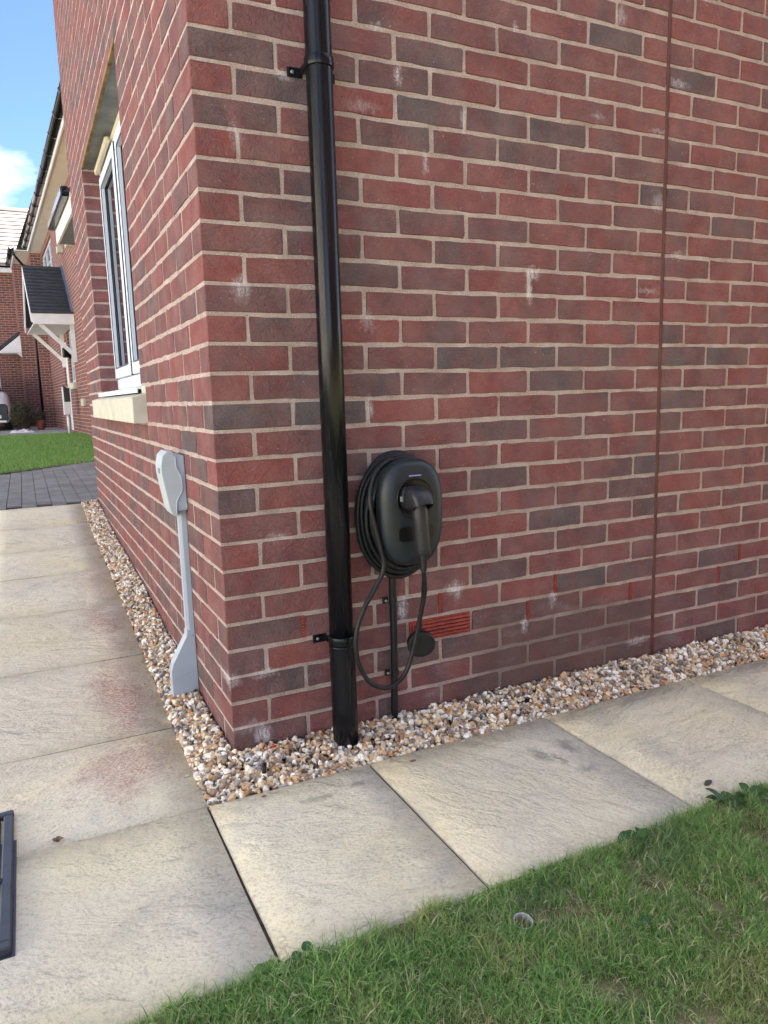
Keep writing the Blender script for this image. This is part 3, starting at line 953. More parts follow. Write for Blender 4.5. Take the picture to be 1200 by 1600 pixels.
    for k in range(2):
        a, b = edges[2*k], edges[2*k+1]
        z0, z1 = Z0+F, Z1-F
        cas = MB()
        S = 0.064; xo = X-0.016; xi = X+0.046
        cas.box(xo, xi, a+.003, b-.003, z0+.003, z0+S, 0.003); cas.box(xo, xi, a+.003, b-.003, z1-S, z1-.003, 0.003)
        cas.box(xo, xi, a+.003, a+S, z0+S+.0005, z1-S-.0005, 0.003); cas.box(xo, xi, b-S, b-.003, z0+S+.0005, z1-S-.0005, 0.003)
        cas.build('casement', UPVC, w)
        gk = MB()
        i0, i1, j0, j1 = a+S, b-S, z0+S, z1-S
        g = 0.006
        gk.box(xo-.0006, xo+.004, i0-.008, i0-.0002, j0, j1); gk.box(xo-.0006, xo+.004, i1+.0002, i1+.008, j0, j1); gk.box(xo-.0006, xo+.004, i0, i1, j0-.008, j0-.0002); gk.box(xo-.0006, xo+.004, i0, i1, j1+.0002, j1+.008)
        for xx in (X+.004,):
            gk.box(xx, xx+.006, i0, i0+g, j0, j1); gk.box(xx, xx+.006, i1-g, i1, j0, j1); gk.box(xx, xx+.006, i0+g, i1-g, j0, j0+g); gk.box(xx, xx+.006, i0+g, i1-g, j1-g, j1)
        # seal showing in the gap round the casement
        gk.box(X-.012, X+.03, a-.0035, a+.0028, z0, z1); gk.box(X-.012, X+.03, b-.0028, b+.0035, z0, z1)
        gk.build('gasket', GASKET, w)
        pn = MB()
        pn.box(X+.012, X+.016, i0+g*.5, i1-g*.5, j0+g*.5, j1-g*.5)
        pn.build('pane', GLASS, w)
    mb = MB()
    mb.prism([(0.10, Z0-0.020), (0.10, Z0-0.001), (-0.010, Z0-0.016), (-0.018, Z0-0.019), (-0.018, Z0-0.040), (-0.012, Z0-0.040), (-0.012, Z0-0.026)], 'y', WY0+0.003, WY1-0.01)
    mb.build('window_board', UPVC, w)
    # trickle vent on the far casement head
    mb = MB()
    a, b = edges[2]+0.10, edges[3]-0.0
    mb.box(X-0.034, X-0.0165, a, b, Z1-F+0.02, Z1-F+0.05, 0.002)
    tv = mb.build('trickle_vent', CREAM, w)
    mb = MB()
    n = 16
    for i in range(n):
        y = a + (b-a)*(i+0.5)/n
        mb.box(X-0.0375, X-0.0345, y-0.008, y+0.008, Z1-F+0.0215, Z1-F+0.0485)
    mb.build('vent_fin', CREAM, tv)
house_rest()

# ------------------------------------------------------------------ gravel
def ico(sub):
    bm = bmesh.new(); bmesh.ops.create_icosphere(bm, subdivisions=sub, radius=1.0)
    bm.verts.index_update()
    V = np.array([tuple(v.co) for v in bm.verts]); F = np.array([[v.index for v in f.verts] for f in bm.faces]); bm.free()
    return V, F
def pebble_templates(n, sub):
    V, F = ico(sub)
    out = []
    for i in range(n):
        P = V.copy()
        for _ in range(rng.integers(4, 10)):       # chop facets: broken flint
            d = rng.normal(size=3); d /= np.linalg.norm(d); h = rng.uniform(0.38, 0.82)
            k = P @ d
            P -= np.outer(np.maximum(k-h, 0), d)
        P += rng.normal(size=P.shape)*0.05
        P *= np.array([1.0, rng.uniform(0.6, 0.95), rng.uniform(0.34, 0.75)])
        out.append(P)
    return out, F
def rand_rot(n):
    q = rng.normal(size=(n, 4)); q /= np.linalg.norm(q, axis=1)[:, None]
    w, x, y, z = q.T
    return np.stack([1-2*(y*y+z*z), 2*(x*y-z*w), 2*(x*z+y*w), 2*(x*y+z*w), 1-2*(x*x+z*z), 2*(y*z-x*w), 2*(x*z-y*w), 2*(y*z+x*w), 1-2*(x*x+y*y)], 1).reshape(n, 3, 3)

def gz(x, y):
    """top of the gravel: banked up a little against the brickwork"""
    base = np.interp(y, PY, PZ)
    dw = np.where(y < 0, np.where(x < 0, np.hypot(x, y), -y), -x)
    return base + np.interp(dw, [0, 0.04, 0.11, 0.2], [0.034, 0.028, 0.014, 0.004])

def gravel():
    pts = []
    def fill(x0, x1, y0, y1, dens):
        n = int((x1-x0)*(y1-y0)*dens)
        return np.stack([rng.uniform(x0, x1, n), rng.uniform(y0, y1, n)], 1)
    near = np.concatenate([fill(-0.116, 0.0, -0.185, 0.9, 17000), fill(0.0, 1.2, -0.185, -0.004, 17000), fill(1.2, 2.7, -0.185, -0.004, 14000)])
    far = np.concatenate([fill(-0.116, -0.004, 0.9, 3.88, 13000), fill(2.7, 4.4, -0.178, -0.004, 6000)])
    allV = []; allF = []; off = 0
    for P, sub, s0, s1 in ((near, 2, 0.0068, 0.0150), (far, 1, 0.0078, 0.0150)):
        T, F = pebble_templates(26, sub)
        n = len(P)
        lay = rng.random(n)
        sc = rng.uniform(s0, s1, n)*np.where(rng.random(n) < 0.14, 1.35, 1.0)*np.where(rng.random(n) < 0.2, 0.6, 1.0)
        z = gz(P[:, 0], P[:, 1]) - 0.016*lay**0.8 - 0.3*sc + rng.normal(size=n)*0.0015
        # keep clear of slab edges and walls
        px = np.clip(P[:, 0], -0.1185+sc*0.65, None); py = np.clip(P[:, 1], -0.1875+sc*0.65, None)
        # outside quoin only
        inside = (px > 0) & (py > -sc*0.9)
        py = np.where(inside & (P[:, 1] < 0), -sc*0.9, py)
        s2 = (py > 0)
        px = np.where(s2, np.minimum(px, -sc*0.9), px)
        Rm = rand_rot(n)
        # lie mostly flat
        tid = rng.integers(0, len(T), n)
        for t in range(len(T)):
            idx = np.where(tid == t)[0]
            if len(idx) == 0: continue
            v = np.einsum('nij,kj->nki', Rm[idx], T[t])*sc[idx][:, None, None]
            v[:, :, 0] += px[idx][:, None]; v[:, :, 1] += py[idx][:, None]; v[:, :, 2] += z[idx][:, None]
            k = len(T[t])
            allV.append(v.reshape(-1, 3)); allF.append((F[None] + (np.arange(len(idx))*k)[:, None, None]).reshape(-1, 3) + off)
            off += len(idx)*k
    V = np.concatenate(allV); F = np.concatenate(allF)
    me = bpy.data.meshes.new('gravel')
    me.vertices.add(len(V)); me.vertices.foreach_set('co', V.ravel())
    me.loops.add(len(F)*3); me.loops.foreach_set('vertex_index', F.ravel().astype(np.int32))
    me.polygons.add(len(F)); me.polygons.foreach_set('loop_start', np.arange(0, len(F)*3, 3, dtype=np.int32)); me.polygons.foreach_set('loop_total', np.full(len(F), 3, dtype=np.int32))
    me.polygons.foreach_set('use_smooth', np.zeros(len(F), dtype=bool))
    me.materials.append(PEBBLE); me.update(); me.validate()
    o = add('gravel', me); o['kind'] = 'stuff'; tag(o, 'strip of mixed flint gravel along the foot of the brick walls', 'gravel')
    # bed under it
    mb = MB()
    ysb = [-0.18, 0.29, 0.89, 1.49, 2.08, 2.68, 3.28, 3.88]
    for a, b in zip(ysb[:-1], ysb[1:]):
        mb.quad((-0.113, a, zpath(a)-0.022), (0.02, a, zpath(a)-0.022), (0.02, b, zpath(b)-0.022), (-0.113, b, zpath(b)-0.022))
    mb.quad((0.02, -0.18, -0.055), (4.4, -0.18, -0.055), (4.4, 0.02, -0.035), (0.02, 0.02, -0.035))
    b = mb.build('gravel_bed', BED_SAND); b['kind'] = 'structure'
gravel()

# ------------------------------------------------------------------ downpipe
def downpipe():
    px, py, pr = 0.312, -0.060, 0.034
    root = empty('downpipe', (px, py, -0.03), 'glossy black round rainwater downpipe clipped to the front wall', 'downpipe')
    mb = MB()
    mb.tube([(px, py, 0.25), (px, py, 1.2), (px, py, 2.4), (px, py, 3.8), (px, py, TOPZ)], pr, 40)
    mb.build('pipe', BLACK_PVC, root)
    mb = MB()
    q = pr + 0.0028
    mb.tube([(px+.001, py, -0.075), (px+.0005, py, 0.10), (px, py, 0.268), (px, py, 0.272), (px, py, 0.2745)], [q, q, q, q+.0015, q-.001], 40)
    mb.build('lower_pipe', BLACK_PVC, root)
    for z in (1.795, 0.288, 3.6):
        mb = MB()
        ring = []
        h = 0.0125
        prof = [(pr+0.0004, -h), (pr+0.0032, -h), (pr+0.0040, -h+0.002), (pr+0.0040, h-0.002), (pr+0.0032, h), (pr+0.0004, h)]
        n = 40
        rings = [[(px + r*math.cos(2*math.pi*j/n), py + r*math.sin(2*math.pi*j/n), z+dz) for j in range(n)] for r, dz in prof]
        mb.loft(rings, False, False)
        c = mb.build('clip', BLACK_PVC, root)
        for sx in (-1, 1):
            mb = MB()
            xa, xb = (px-0.066, px-0.024) if sx < 0 else (px+0.024, px+0.066)
            mb.box(xa, xb, -0.0045, -0.0008, z-0.018, z+0.006, 0.001)
            xs = px + sx*0.030
            mb.box(xs-0.003, xs+0.003, -0.045, -0.0040, z-0.012, z+0.005, 0.001)
            mb.build('bracket', BLACK_PVC, c)
            mb = MB()
            x = px + sx*0.052
            mb.tube([(x, -0.0046, z-0.006), (x, -0.0065, z-0.006), (x, -0.0072, z-0.006)], [0.0045, 0.0045, 0.003], 10)
            mb.build('screw', STEEL, c)
downpipe()

# ------------------------------------------------------------------ charger
def charger():
    cx, cz = 0.513, 0.641
    root = empty('car_charger', (cx, 0, cz), 'black oval electric car charger with coiled cable on the front wall', 'charger')
    def outline(sx, sz, y, n=56, ex=2.75, dz=0.0):
        pts = []
        for j in range(n):
            a = 2*math.pi*j/n
            ca, sa = math.cos(a), math.sin(a)
            x = math.copysign(abs(ca)**(2/ex), ca); z = math.copysign(abs(sa)**(2/ex), sa)
            wid = 1.0 + 0.03*z
            pts.append((cx + sx*x*wid, y, cz + dz + sz*z))
        return pts
    mb = MB()
    mb.loft([outline(.070, .115, -.0005), outline(.072, .118, -.004), outline(.072, .118, -.085)], True, True)
    mb.build('cable_hub', BLACK_MATT, root)
    mb = MB()
    prof = [(.080, .128, -.086), (.092, .145, -.088), (.0975, .150, -.096), (.0985, .151, -.112), (.0965, .149, -.126), (.090, .143, -.137), (.080, .133, -.1435), (.066, .118, -.1465), (.04, .08, -.1480), (.012, .03, -.1482)]
    mb.loft([outline(*p) for p in prof], True, True)
    shell = mb.build('front_shell', CHARGER_SHELL, root)
    # light bar
    mb = MB(); mb.box(0.494, 0.532, -0.1489, -0.1455, cz+0.1035, cz+0.1075, 0.0008)
    t = NT('status_light'); t.col((0.13, 0.13, 0.26)); t.b.inputs['Emission Color'].default_value = (0.45, 0.42, 0.9, 1); t.b.inputs['Emission Strength'].default_value = 0.02
    mb.build('status_light', t.m, shell)
    # read-out window
    mb = MB()
    x0, x1, z0, z1 = 0.459, 0.566, 0.565, 0.606
    r = 0.009; poly = []
    for (ax, az, a0) in ((x1-r, z1-r, 0), (x0+r, z1-r, 90), (x0+r, z0+r, 180), (x1-r, z0+r, 270)):
        for k in range(5): a = rad(a0+k*22.5); poly.append((ax+r*math.cos(a), az+r*math.sin(a)))
    mb.prism(poly, 'y', -0.1490, -0.140)
    mb.build('display', CHARGER_DARK, shell)
    # socket recess
    sx, sz = 0.512, 0.684
    mb = MB()
    n = 44
    def circ(r, y, ox=0, oz=0): return [(sx+ox + r*math.cos(2*math.pi*j/n), y, sz+oz + r*math.sin(2*math.pi*j/n)) for j in range(n)]
    mb.loft([circ(.0575, -.140), circ(.0575, -.1492), circ(.0560, -.1500), circ(.0545, -.1490), circ(.045, -.1486), circ(.040, -.1484)], True, True)
    mb.build('socket', CHARGER_DARK, shell)
    # plug: head out of the socket, handle hanging down
    plug = MB()
    def oval(c, ax, bx, rx, rz, n=24, ex=2.6):
        c = Vector(c); ax = Vector(ax); bx = Vector(bx); out = []
        for j in range(n):
            a = 2*math.pi*j/n; ca, sa = math.cos(a), math.sin(a)
            out.append(c + ax*rx*math.copysign(abs(ca)**(2/ex), ca) + bx*rz*math.copysign(abs(sa)**(2/ex), sa))
        return out
    X = (1, 0, 0)
    hx = 0.4945
    _oval = oval
    def oval(c, ax, bx, rx, rz, n=24, ex=3.6): return _oval(c, ax, bx, rx, rz, n, ex)
    rings = [oval((hx, -.1490, .688), X, (0, 0, 1), .030, .031), oval((hx, -.165, .689), X, (0, 0, 1), .0315, .033), oval((hx, -.170, .689), X, (0, 0, 1), .032, .0335), oval((hx, -.1705, .689), X, (0, 0, 1), .030, .0315), oval((hx, -.173, .689), X, (0, 0, 1), .030, .0315),
             oval((hx, -.1735, .689), X, (0, 0, 1), .033, .034), oval((hx, -.190, .6895), X, (0, -.06, 1), .033, .033), oval((hx, -.208, .688), X, (0, -.22, .97), .032, .031), oval((hx, -.219, .681), X, (0, -.5, .86), .030, .026),
             oval((hx+.0005, -.221, .668), X, (0, -.85, .5), .027, .0225)]
    plug.loft(rings, True, False)
    hr = [oval((.495, -.196, .683), X, (0, -1, 0.1), .019, .019, ex=2.2), oval((.4965, -.199, .655), X, (0, -1, 0.03), .0222, .0222, ex=2.2), oval((.499, -.200, .615), X, (0, -1, 0), .0212, .0212, ex=2.2), oval((.503, -.200, .56), X, (0, -1, 0), .0208, .0208, ex=2.2),
          oval((.5045, -.200, .5405), X, (0, -1, 0), .0212, .0212, ex=2.2), oval((.505, -.200, .5365), X, (0, -1, 0), .0195, .0195, ex=2.2), oval((.505, -.200, .536), X, (0, -1, 0), .014, .014, ex=2.2)]
    plug.loft(hr, False, True)
    pl = plug.build('plug', PLUG, root)
    mb = MB()
    rings = []
    z = .5358
    for k in range(8):
        ro = .0125 - k*0.0005
        for dz, rr_ in ((0, ro), (-.0035, ro), (-.0036, ro-.0022), (-.0058, ro-.0022)):
            rings.append([(.505 + rr_*math.cos(2*math.pi*j/16), -.199 + rr_*math.sin(2*math.pi*j/16), z+dz) for j in range(16)])
        z -= .0060
    mb.loft(rings, True, True, smooth=False)
    mb.build('strain_relief', BLACK_MATT, pl)
    mb = MB()
    mb.box(hx-.0338, hx-.031, -.166, -.154, .680, .694, 0.0008)
    mb.build('latch', LEAD, pl)
    # coiled cable
    CR = 0.0068
    coil = MB()
    ts = []
    turns = [(.101, .150, -.030, .000), (.116, .163, -.022, -.004), (.128, .176, -.020, -.010), (.109, .160, -.044, -.006), (.122, .172, -.040, -.013), (.132, .182, -.034, -.017), (.102, .152, -.060, -.006), (.115, .167, -.058, -.014), (.106, .158, -.074, -.010)]
    path = []
    n = 40
    for k, (a, b, y, dz) in enumerate(turns):
        for j in range(n):
            ang = math.pi*0.5 + 2*math.pi*j/n
            t_ = j/n
            if k+1 < len(turns):
                a2, b2, y2, dz2 = turns[k+1]
                w_ = max(0, (t_-0.75)/0.25); w_ = w_*w_*(3-2*w_)
            else: a2, b2, y2, dz2 = a, b, y, dz; w_ = 0
            A, B, Y_, DZ = a+(a2-a)*w_, b+(b2-b)*w_, y+(y2-y)*w_, dz+(dz2-dz)*w_
            path.append((cx+0.004 + A*math.cos(ang) + .002*math.sin(5*ang+k), Y_ - .003*math.sin(ang*2+k), cz+DZ - 0.004 + B*math.sin(ang)))
    # tail: leave the coil on the left, run down and loop to the plug
    tail = [(.405, -.100, .735), (.391, -.112, .672), (.412, -.118, .565), (.422, -.120, .495), (.397, -.120, .443), (.358, -.122, .388), (.331, -.122, .317), (.333, -.122, .24), (.366, -.122, .171), (.421, -.122, .142), (.472, -.122, .165), (.503, -.124, .229), (.522, -.135, .325), (.528, -.160, .415), (.514, -.186, .462), (.506, -.198, .482), (.505, -.199, .492)]
    coil.tube(path, CR, 10)
    cab = coil.build('cable_coil', BLACK_MATT, root)
    mb = MB()
    start = path[-1]
    mb.tube(catmull([(.470, -.090, .792), (.43, -.095, .770)] + tail, 10), CR, 12)
    mb.build('hanging_cable', BLACK_MATT, root)
    # dust cap on its strap
    cc = Vector((0.561, -0.070, 0.234))
    Mx = Matrix.Translation(cc) @ Matrix.Rotation(rad(-16), 4, 'Z') @ Matrix.Rotation(rad(6), 4, 'X')
    mb = MB()
    n = 36
    def rg(r, y): return [tuple(Mx @ Vector((r*math.cos(2*math.pi*j/n), y, r*math.sin(2*math.pi*j/n)*0.92))) for j in range(n)]
    mb.loft([rg(.036, .016), rg(.040, .015), rg(.040, -.006), rg(.0425, -.007), rg(.0425, -.011), rg(.040, -.0135), rg(.032, -.0145), rg(.030, -.0138)], True, True)
    cap = mb.build('dust_cap', BLACK_MATT, root)
    mb = MB()
    mb.tube(catmull([(.512, -.186, .520), (.525, -.160, .47), (.545, -.115, .40), (.556, -.085, .33), (.560, -.074, .272)], 6), .0032, 8)
    mb.build('strap', BLACK_MATT, cap)
charger()

def conduit():
    x = 0.4985
    root = empty('supply_conduit', (x, 0, 0), 'thin black supply conduit running down from the charger into gravel', 'conduit')
    mb = MB()
    mb.tube([(x+.001, -.0135, .53), (x+.001, -.0135, .45), (x+.0015, -.0145, .3), (x, -.0135, .15), (x-.003, -.014, .03), (x-.004, -.015, -.05)], .0108, 14)
    mb.build('conduit', BLACK_MATT, root)
    for z in (0.363, 0.137):
        mb = MB()
        pts = []
        for k in range(13):
            a = math.pi*k/12
            pts.append((x+.001 + .0128*math.cos(a), -.0135 - .0128*math.sin(a), z))
        ring = []
        for (px_, py_, pz_) in pts: ring.append([(px_, py_, z-.007), (px_, py_, z+.007), (x+.001+(px_-x-.001)*.86, -.0135+(py_+.0135)*.86, z+.007), (x+.001+(px_-x-.001)*.86, -.0135+(py_+.0135)*.86, z-.007)])
        mb.loft(ring, True, True, smooth=False)
        mb.box(x-.028, x-.0122, -.011, -.0008, z-.009, z+.009, .0012)
        c = mb.build('saddle_clip', BLACK_MATT, root)
        mb = MB(); mb.tube([(x-.0205, -.0112, z), (x-.0205, -.0135, z), (x-.0205, -.0142, z)], [.0042, .0042, .003], 12)
        mb.build('screw', STEEL, c)
conduit()

# ------------------------------------------------------------------ telecom box on the flank
def telecom():
    root = empty('cable_entry_box', (0, 0.48, 0.03), 'blue grey plastic cable entry box with trunking and flared foot', 'utility box')
    y0, y1 = 0.418, 0.519
    mb = MB()
    mb.prism([(-.0005, .628), (-.0005, .800), (-.030, .803), (-.040, .790), (-.040, .640), (-.034, .626)], 'y', y0, y1, .002, 1)
    b = mb.build('base', GREY_PLASTIC, root)
    mb = MB()
    mb.prism([(-.026, .792), (-.036, .815), (-.052, .816), (-.066, .802), (-.0725, .772), (-.0725, .745), (-.055, .634), (-.048, .616), (-.036, .609), (-.034, .635), (-.031, .660), (-.015, .688), (-.0125, .712), (-.014, .738), (-.027, .765), (-.027, .78)], 'y', y0-.003, y1+.003, .0015, 1)
    c = mb.build('cover', GREY_PLASTIC2, root)
    mb = MB()
    mb.tube(catmull([(-.028, y0-.0035, .800), (-.0265, y0-.0035, .766), (-.0145, y0-.0035, .738), (-.0125, y0-.0035, .712), (-.0155, y0-.0035, .688), (-.0305, y0-.0035, .661), (-.034, y0-.0035, .636), (-.0355, y0-.0035, .613)], 5), .0021, 8)
    mb.build('rim', GREY_PLASTIC, c)
    mb = MB()
    n = 18
    mb.loft([[(-.0235 + r*math.cos(2*math.pi*j/n), yy, .650 + r*math.sin(2*math.pi*j/n)) for j in range(n)] for r, yy in ((.0068, y0+.002), (.0068, y0-.0012), (.0052, y0-.0014), (.0048, y0-.0004), (.0022, y0-.0004), (.0018, y0-.0014))], True, True)
    mb.build('screw_cap', GREY_PLASTIC2, b)
    mb = MB()
    mb.box(-.0050, -.0008, y0-.004, y0+.012, .634, .650, .001)
    mb.build('hinge', GREY_PLASTIC, b)
    mb = MB(); mb.box(-.0738, -.0722, .440, .480, .745, .762, .0004)
    mb.build('badge', LEAD, c)
    # trunking
    ya, yb = .450, .486
    mb = MB()
    mb.prism([(-.0005, ya), (-.0005, yb), (-.018, yb), (-.025, yb-.006), (-.025, ya+.006), (-.016, ya)], 'z', .205, .626)
    mb.build('trunking', GREY_PLASTIC, root)
    mb = MB()
    mb.prism([(-.0005, .226), (-.026, .226), (-.028, .208), (-.077, .120), (-.084, .095), (-.084, -.03), (-.0005, -.03)], 'y', ya-.004, yb+.004, .0012, 1)
    ft = mb.build('flared_foot', GREY_PLASTIC, root)
    mb = MB()
    mb.prism([(-.012, .092), (-.070, .078), (-.070, .072), (-.012, .086)], 'y', ya-.0055, ya-.0038, .0006)
    mb.build('raised_rib', GREY_PLASTIC, ft)
    mb = MB()
    for z in (.20, .21): pass
    mb.tube([(-.006, ya-.0042, .208), (-.006, ya-.0052, .208)], .0025, 8)
    mb.build('screw', LEAD, ft)
telecom()

# ------------------------------------------------------------------ inspection cover
def inspection_cover():
    x1, y1, y0 = -0.553, 0.005, -0.515
    x0 = x1 - 0.47
    zb = zpath(-0.2) - 0.004
    zt = zb + 0.022
    root = empty('inspection_cover', ((x0+x1)/2, (y0+y1)/2, zb), 'dark plastic drain inspection cover with ribbed tread on the paving', 'drain cover')
    mb = MB()
    w = 0.022
    mb.box(x0, x1, y1-w, y1, zb, zt, .003); mb.box(x0, x1, y0, y0+w, zb, zt, .003)
    mb.box(x1-w, x1, y0+w+.0005, y1-w-.0005, zb, zt, .003); mb.box(x0, x0+w, y0+w+.0005, y1-w-.0005, zb, zt, .003)
    mb.box(x0-.012, x1+.006, y0-.006, y1+.006, zb-.002, zb+.006)
    mb.build('frame', IRON, root)
    mb = MB()
    g = w+.006
    mb.box(x0+g, x1-g, y0+g, y1-g, zb+.004, zt-.004, .003)
    lid = mb.build('lid', IRON, root)
    mb = MB()
    for i in range(9):
        for j in range(11):
            cx = x1-g-.022 - i*.044; cy = y1-g-.022 - j*.042
            a = ((i+j) % 4)*math.pi/2
            if cx < x0+g+.01 or cy < y0+g+.01: continue
            p = [(cx + .015*math.cos(a+k*2.094), cy + .015*math.sin(a+k*2.094)) for k in range(3)]
            mb.prism(p, 'z', zt-.0045, zt-.001)
    mb.build('tread', IRON, lid)
    mb = MB()
    mb.box(x1-w-.014, x1-w+.004, -.30, -.285, zt-.004, zt+.001, .001)
    mb.build('lifting_key', CHARGER_DARK, lid)
inspection_cover()

# ------------------------------------------------------------------ lawns
def blades(P, length, width, lean, base_z, name, mat, label, segs=3):
    n = len(P)
    az = rng.uniform(0, 2*np.pi, n)
    L = length; W = width
    d = np.stack([np.cos(az), np.sin(az)], 1)
    s = np.stack([-np.sin(az), np.cos(az)], 1)
    # random spin of the blade's flat side
    sp = rng.uniform(0, np.pi, n)
    s = s*np.cos(sp)[:, None] + d*np.sin(sp)[:, None]
    V = np.zeros((n, segs*2+1, 3))
    for k in range(segs+1):
        t = k/segs
        out = lean*L*(t**1.8)
        up = L*t*np.sqrt(np.clip(1-(lean*0.75*t)**2, 0.05, 1))
        cx = P[:, 0]+d[:, 0]*out; cy = P[:, 1]+d[:, 1]*out; cz = base_z+up
        if k < segs:
            hw = W*(1-t*0.75)*0.5
            V[:, 2*k, 0] = cx - s[:, 0]*hw; V[:, 2*k, 1] = cy - s[:, 1]*hw; V[:, 2*k, 2] = cz
            V[:, 2*k+1, 0] = cx + s[:, 0]*hw; V[:, 2*k+1, 1] = cy + s[:, 1]*hw; V[:, 2*k+1, 2] = cz
        else:
            V[:, 2*k, 0] = cx; V[:, 2*k, 1] = cy; V[:, 2*k, 2] = cz
    tri = []
    for k in range(segs-1):
        a = 2*k; tri += [(a, a+1, a+3), (a, a+3, a+2)]
    a = 2*(segs-1); tri.append((a, a+1, a+2))
    tri = np.array(tri)
    m_ = segs*2+1
    F = (tri[None] + (np.arange(n)*m_)[:, None, None]).reshape(-1, 3)
    me = bpy.data.meshes.new(name)
    V = V.reshape(-1, 3)
    me.vertices.add(len(V)); me.vertices.foreach_set('co', V.ravel())
    me.loops.add(len(F)*3); me.loops.foreach_set('vertex_index', F.ravel().astype(np.int32))
    me.polygons.add(len(F)); me.polygons.foreach_set('loop_start', np.arange(0, len(F)*3, 3, dtype=np.int32)); me.polygons.foreach_set('loop_total', np.full(len(F), 3, dtype=np.int32))
    me.materials.append(mat); me.update()
    o = add(name, me); o['kind'] = 'stuff'; tag(o, label, 'grass')
    return o

def vnoise(x, y, sc, seed):
    r = np.random.default_rng(seed); T = r.random((64, 64))
    X = x*sc; Y = y*sc
    i = np.floor(X).astype(int); j = np.floor(Y).astype(int); fx = X-i; fy = Y-j
    fx = fx*fx*(3-2*fx); fy = fy*fy*(3-2*fy)
    g = lambda a, b: T[a % 64, b % 64]
    return (g(i, j)*(1-fx)+g(i+1, j)*fx)*(1-fy) + (g(i, j+1)*(1-fx)+g(i+1, j+1)*fx)*fy

CUPX, CUPY = 0.327, -0.888
def near_lawn():
    mb = MB()
    nx, ny = 50, 24
    xs = np.linspace(-1.4, 3.4, nx); ys = np.linspace(-2.4, -0.772, ny)
    v = []
    for y in ys:
        for x in xs:
            v.append((x, y, -0.048 + 0.010*float(vnoise(np.array([x]), np.array([y]), 9, 5)[0])))
    f = [(j*nx+i, j*nx+i+1, (j+1)*nx+i+1, (j+1)*nx+i) for j in range(ny-1) for i in range(nx-1)]
    o = add('lawn_soil', mesh_from('lawn_soil', v, f, SOIL)); o['kind'] = 'structure'
    n = 230000
    x = rng.uniform(-0.75, 2.0, n); y = -0.770 - rng.random(n)**1.15*0.78
    # ragged edge where the turf creeps over the slabs
    edge = -0.782 + 0.030*(vnoise(x, y*0, 14, 8)-0.5) + 0.014*(vnoise(x, y*0, 50, 9)-0.5)
    keep = y < edge
    bare = vnoise(x, y, 11, 21)*0.6 + vnoise(x, y, 26, 22)*0.4
    keep &= rng.random(n) < np.clip(1.25 - np.clip(bare-0.45, 0, 1)*3.4, 0.22, 1)
    keep &= np.hypot(x-CUPX, y-CUPY) > 0.0195
    x, y, bare = x[keep], y[keep], bare[keep]
    # sparser away from view
    keep = (rng.random(len(x)) < np.where(x > 1.3, 0.4, 1.0))
    x, y, bare = x[keep], y[keep], bare[keep]
    k = len(x)
    tall = vnoise(x, y, 7, 31)
    L = (0.012 + 0.026*rng.random(k)**1.5)*(0.55+0.8*tall)*np.where(bare > 0.58, 0.6, 1.0)
    tuft = np.exp(-((x+0.02)**2+(y+0.87)**2)/0.012) + np.exp(-((x-0.16)**2+(y+0.80)**2)/0.004)
    L *= 1+0.55*tuft
    L = np.where(rng.random(k) < 0.012, L*1.7, L)
    W = (0.0009 + 0.0026*rng.random(k)**2)*(1+0.5*tuft)
    lean = rng.uniform(0.25, 1.25, k)
    bz = -0.046 + 0.008*vnoise(x, y, 9, 5)
    blades(np.stack([x, y], 1), L, W, lean, bz, 'lawn_grass', GRASS, 'mixed green and yellowing turf beside the pale slabs')
    # dry clippings lying flat
    m_ = 2600
    x = rng.uniform(-0.6, 1.8, m_); y = -0.785 - rng.random(m_)*0.72
    L = rng.uniform(0.010, 0.034, m_)
    blades(np.stack([x, y], 1), L, rng.uniform(0.0008, 0.0018, m_), rng.uniform(1.28, 1.33, m_), -0.036+0.012*rng.random(m_), 'dry_clippings', STRAW, 'pale dry grass clippings scattered through the near turf')
STRAW = simple('straw', (0.40, 0.35, 0.24), 0.7, 0.4, 50)
near_lawn()

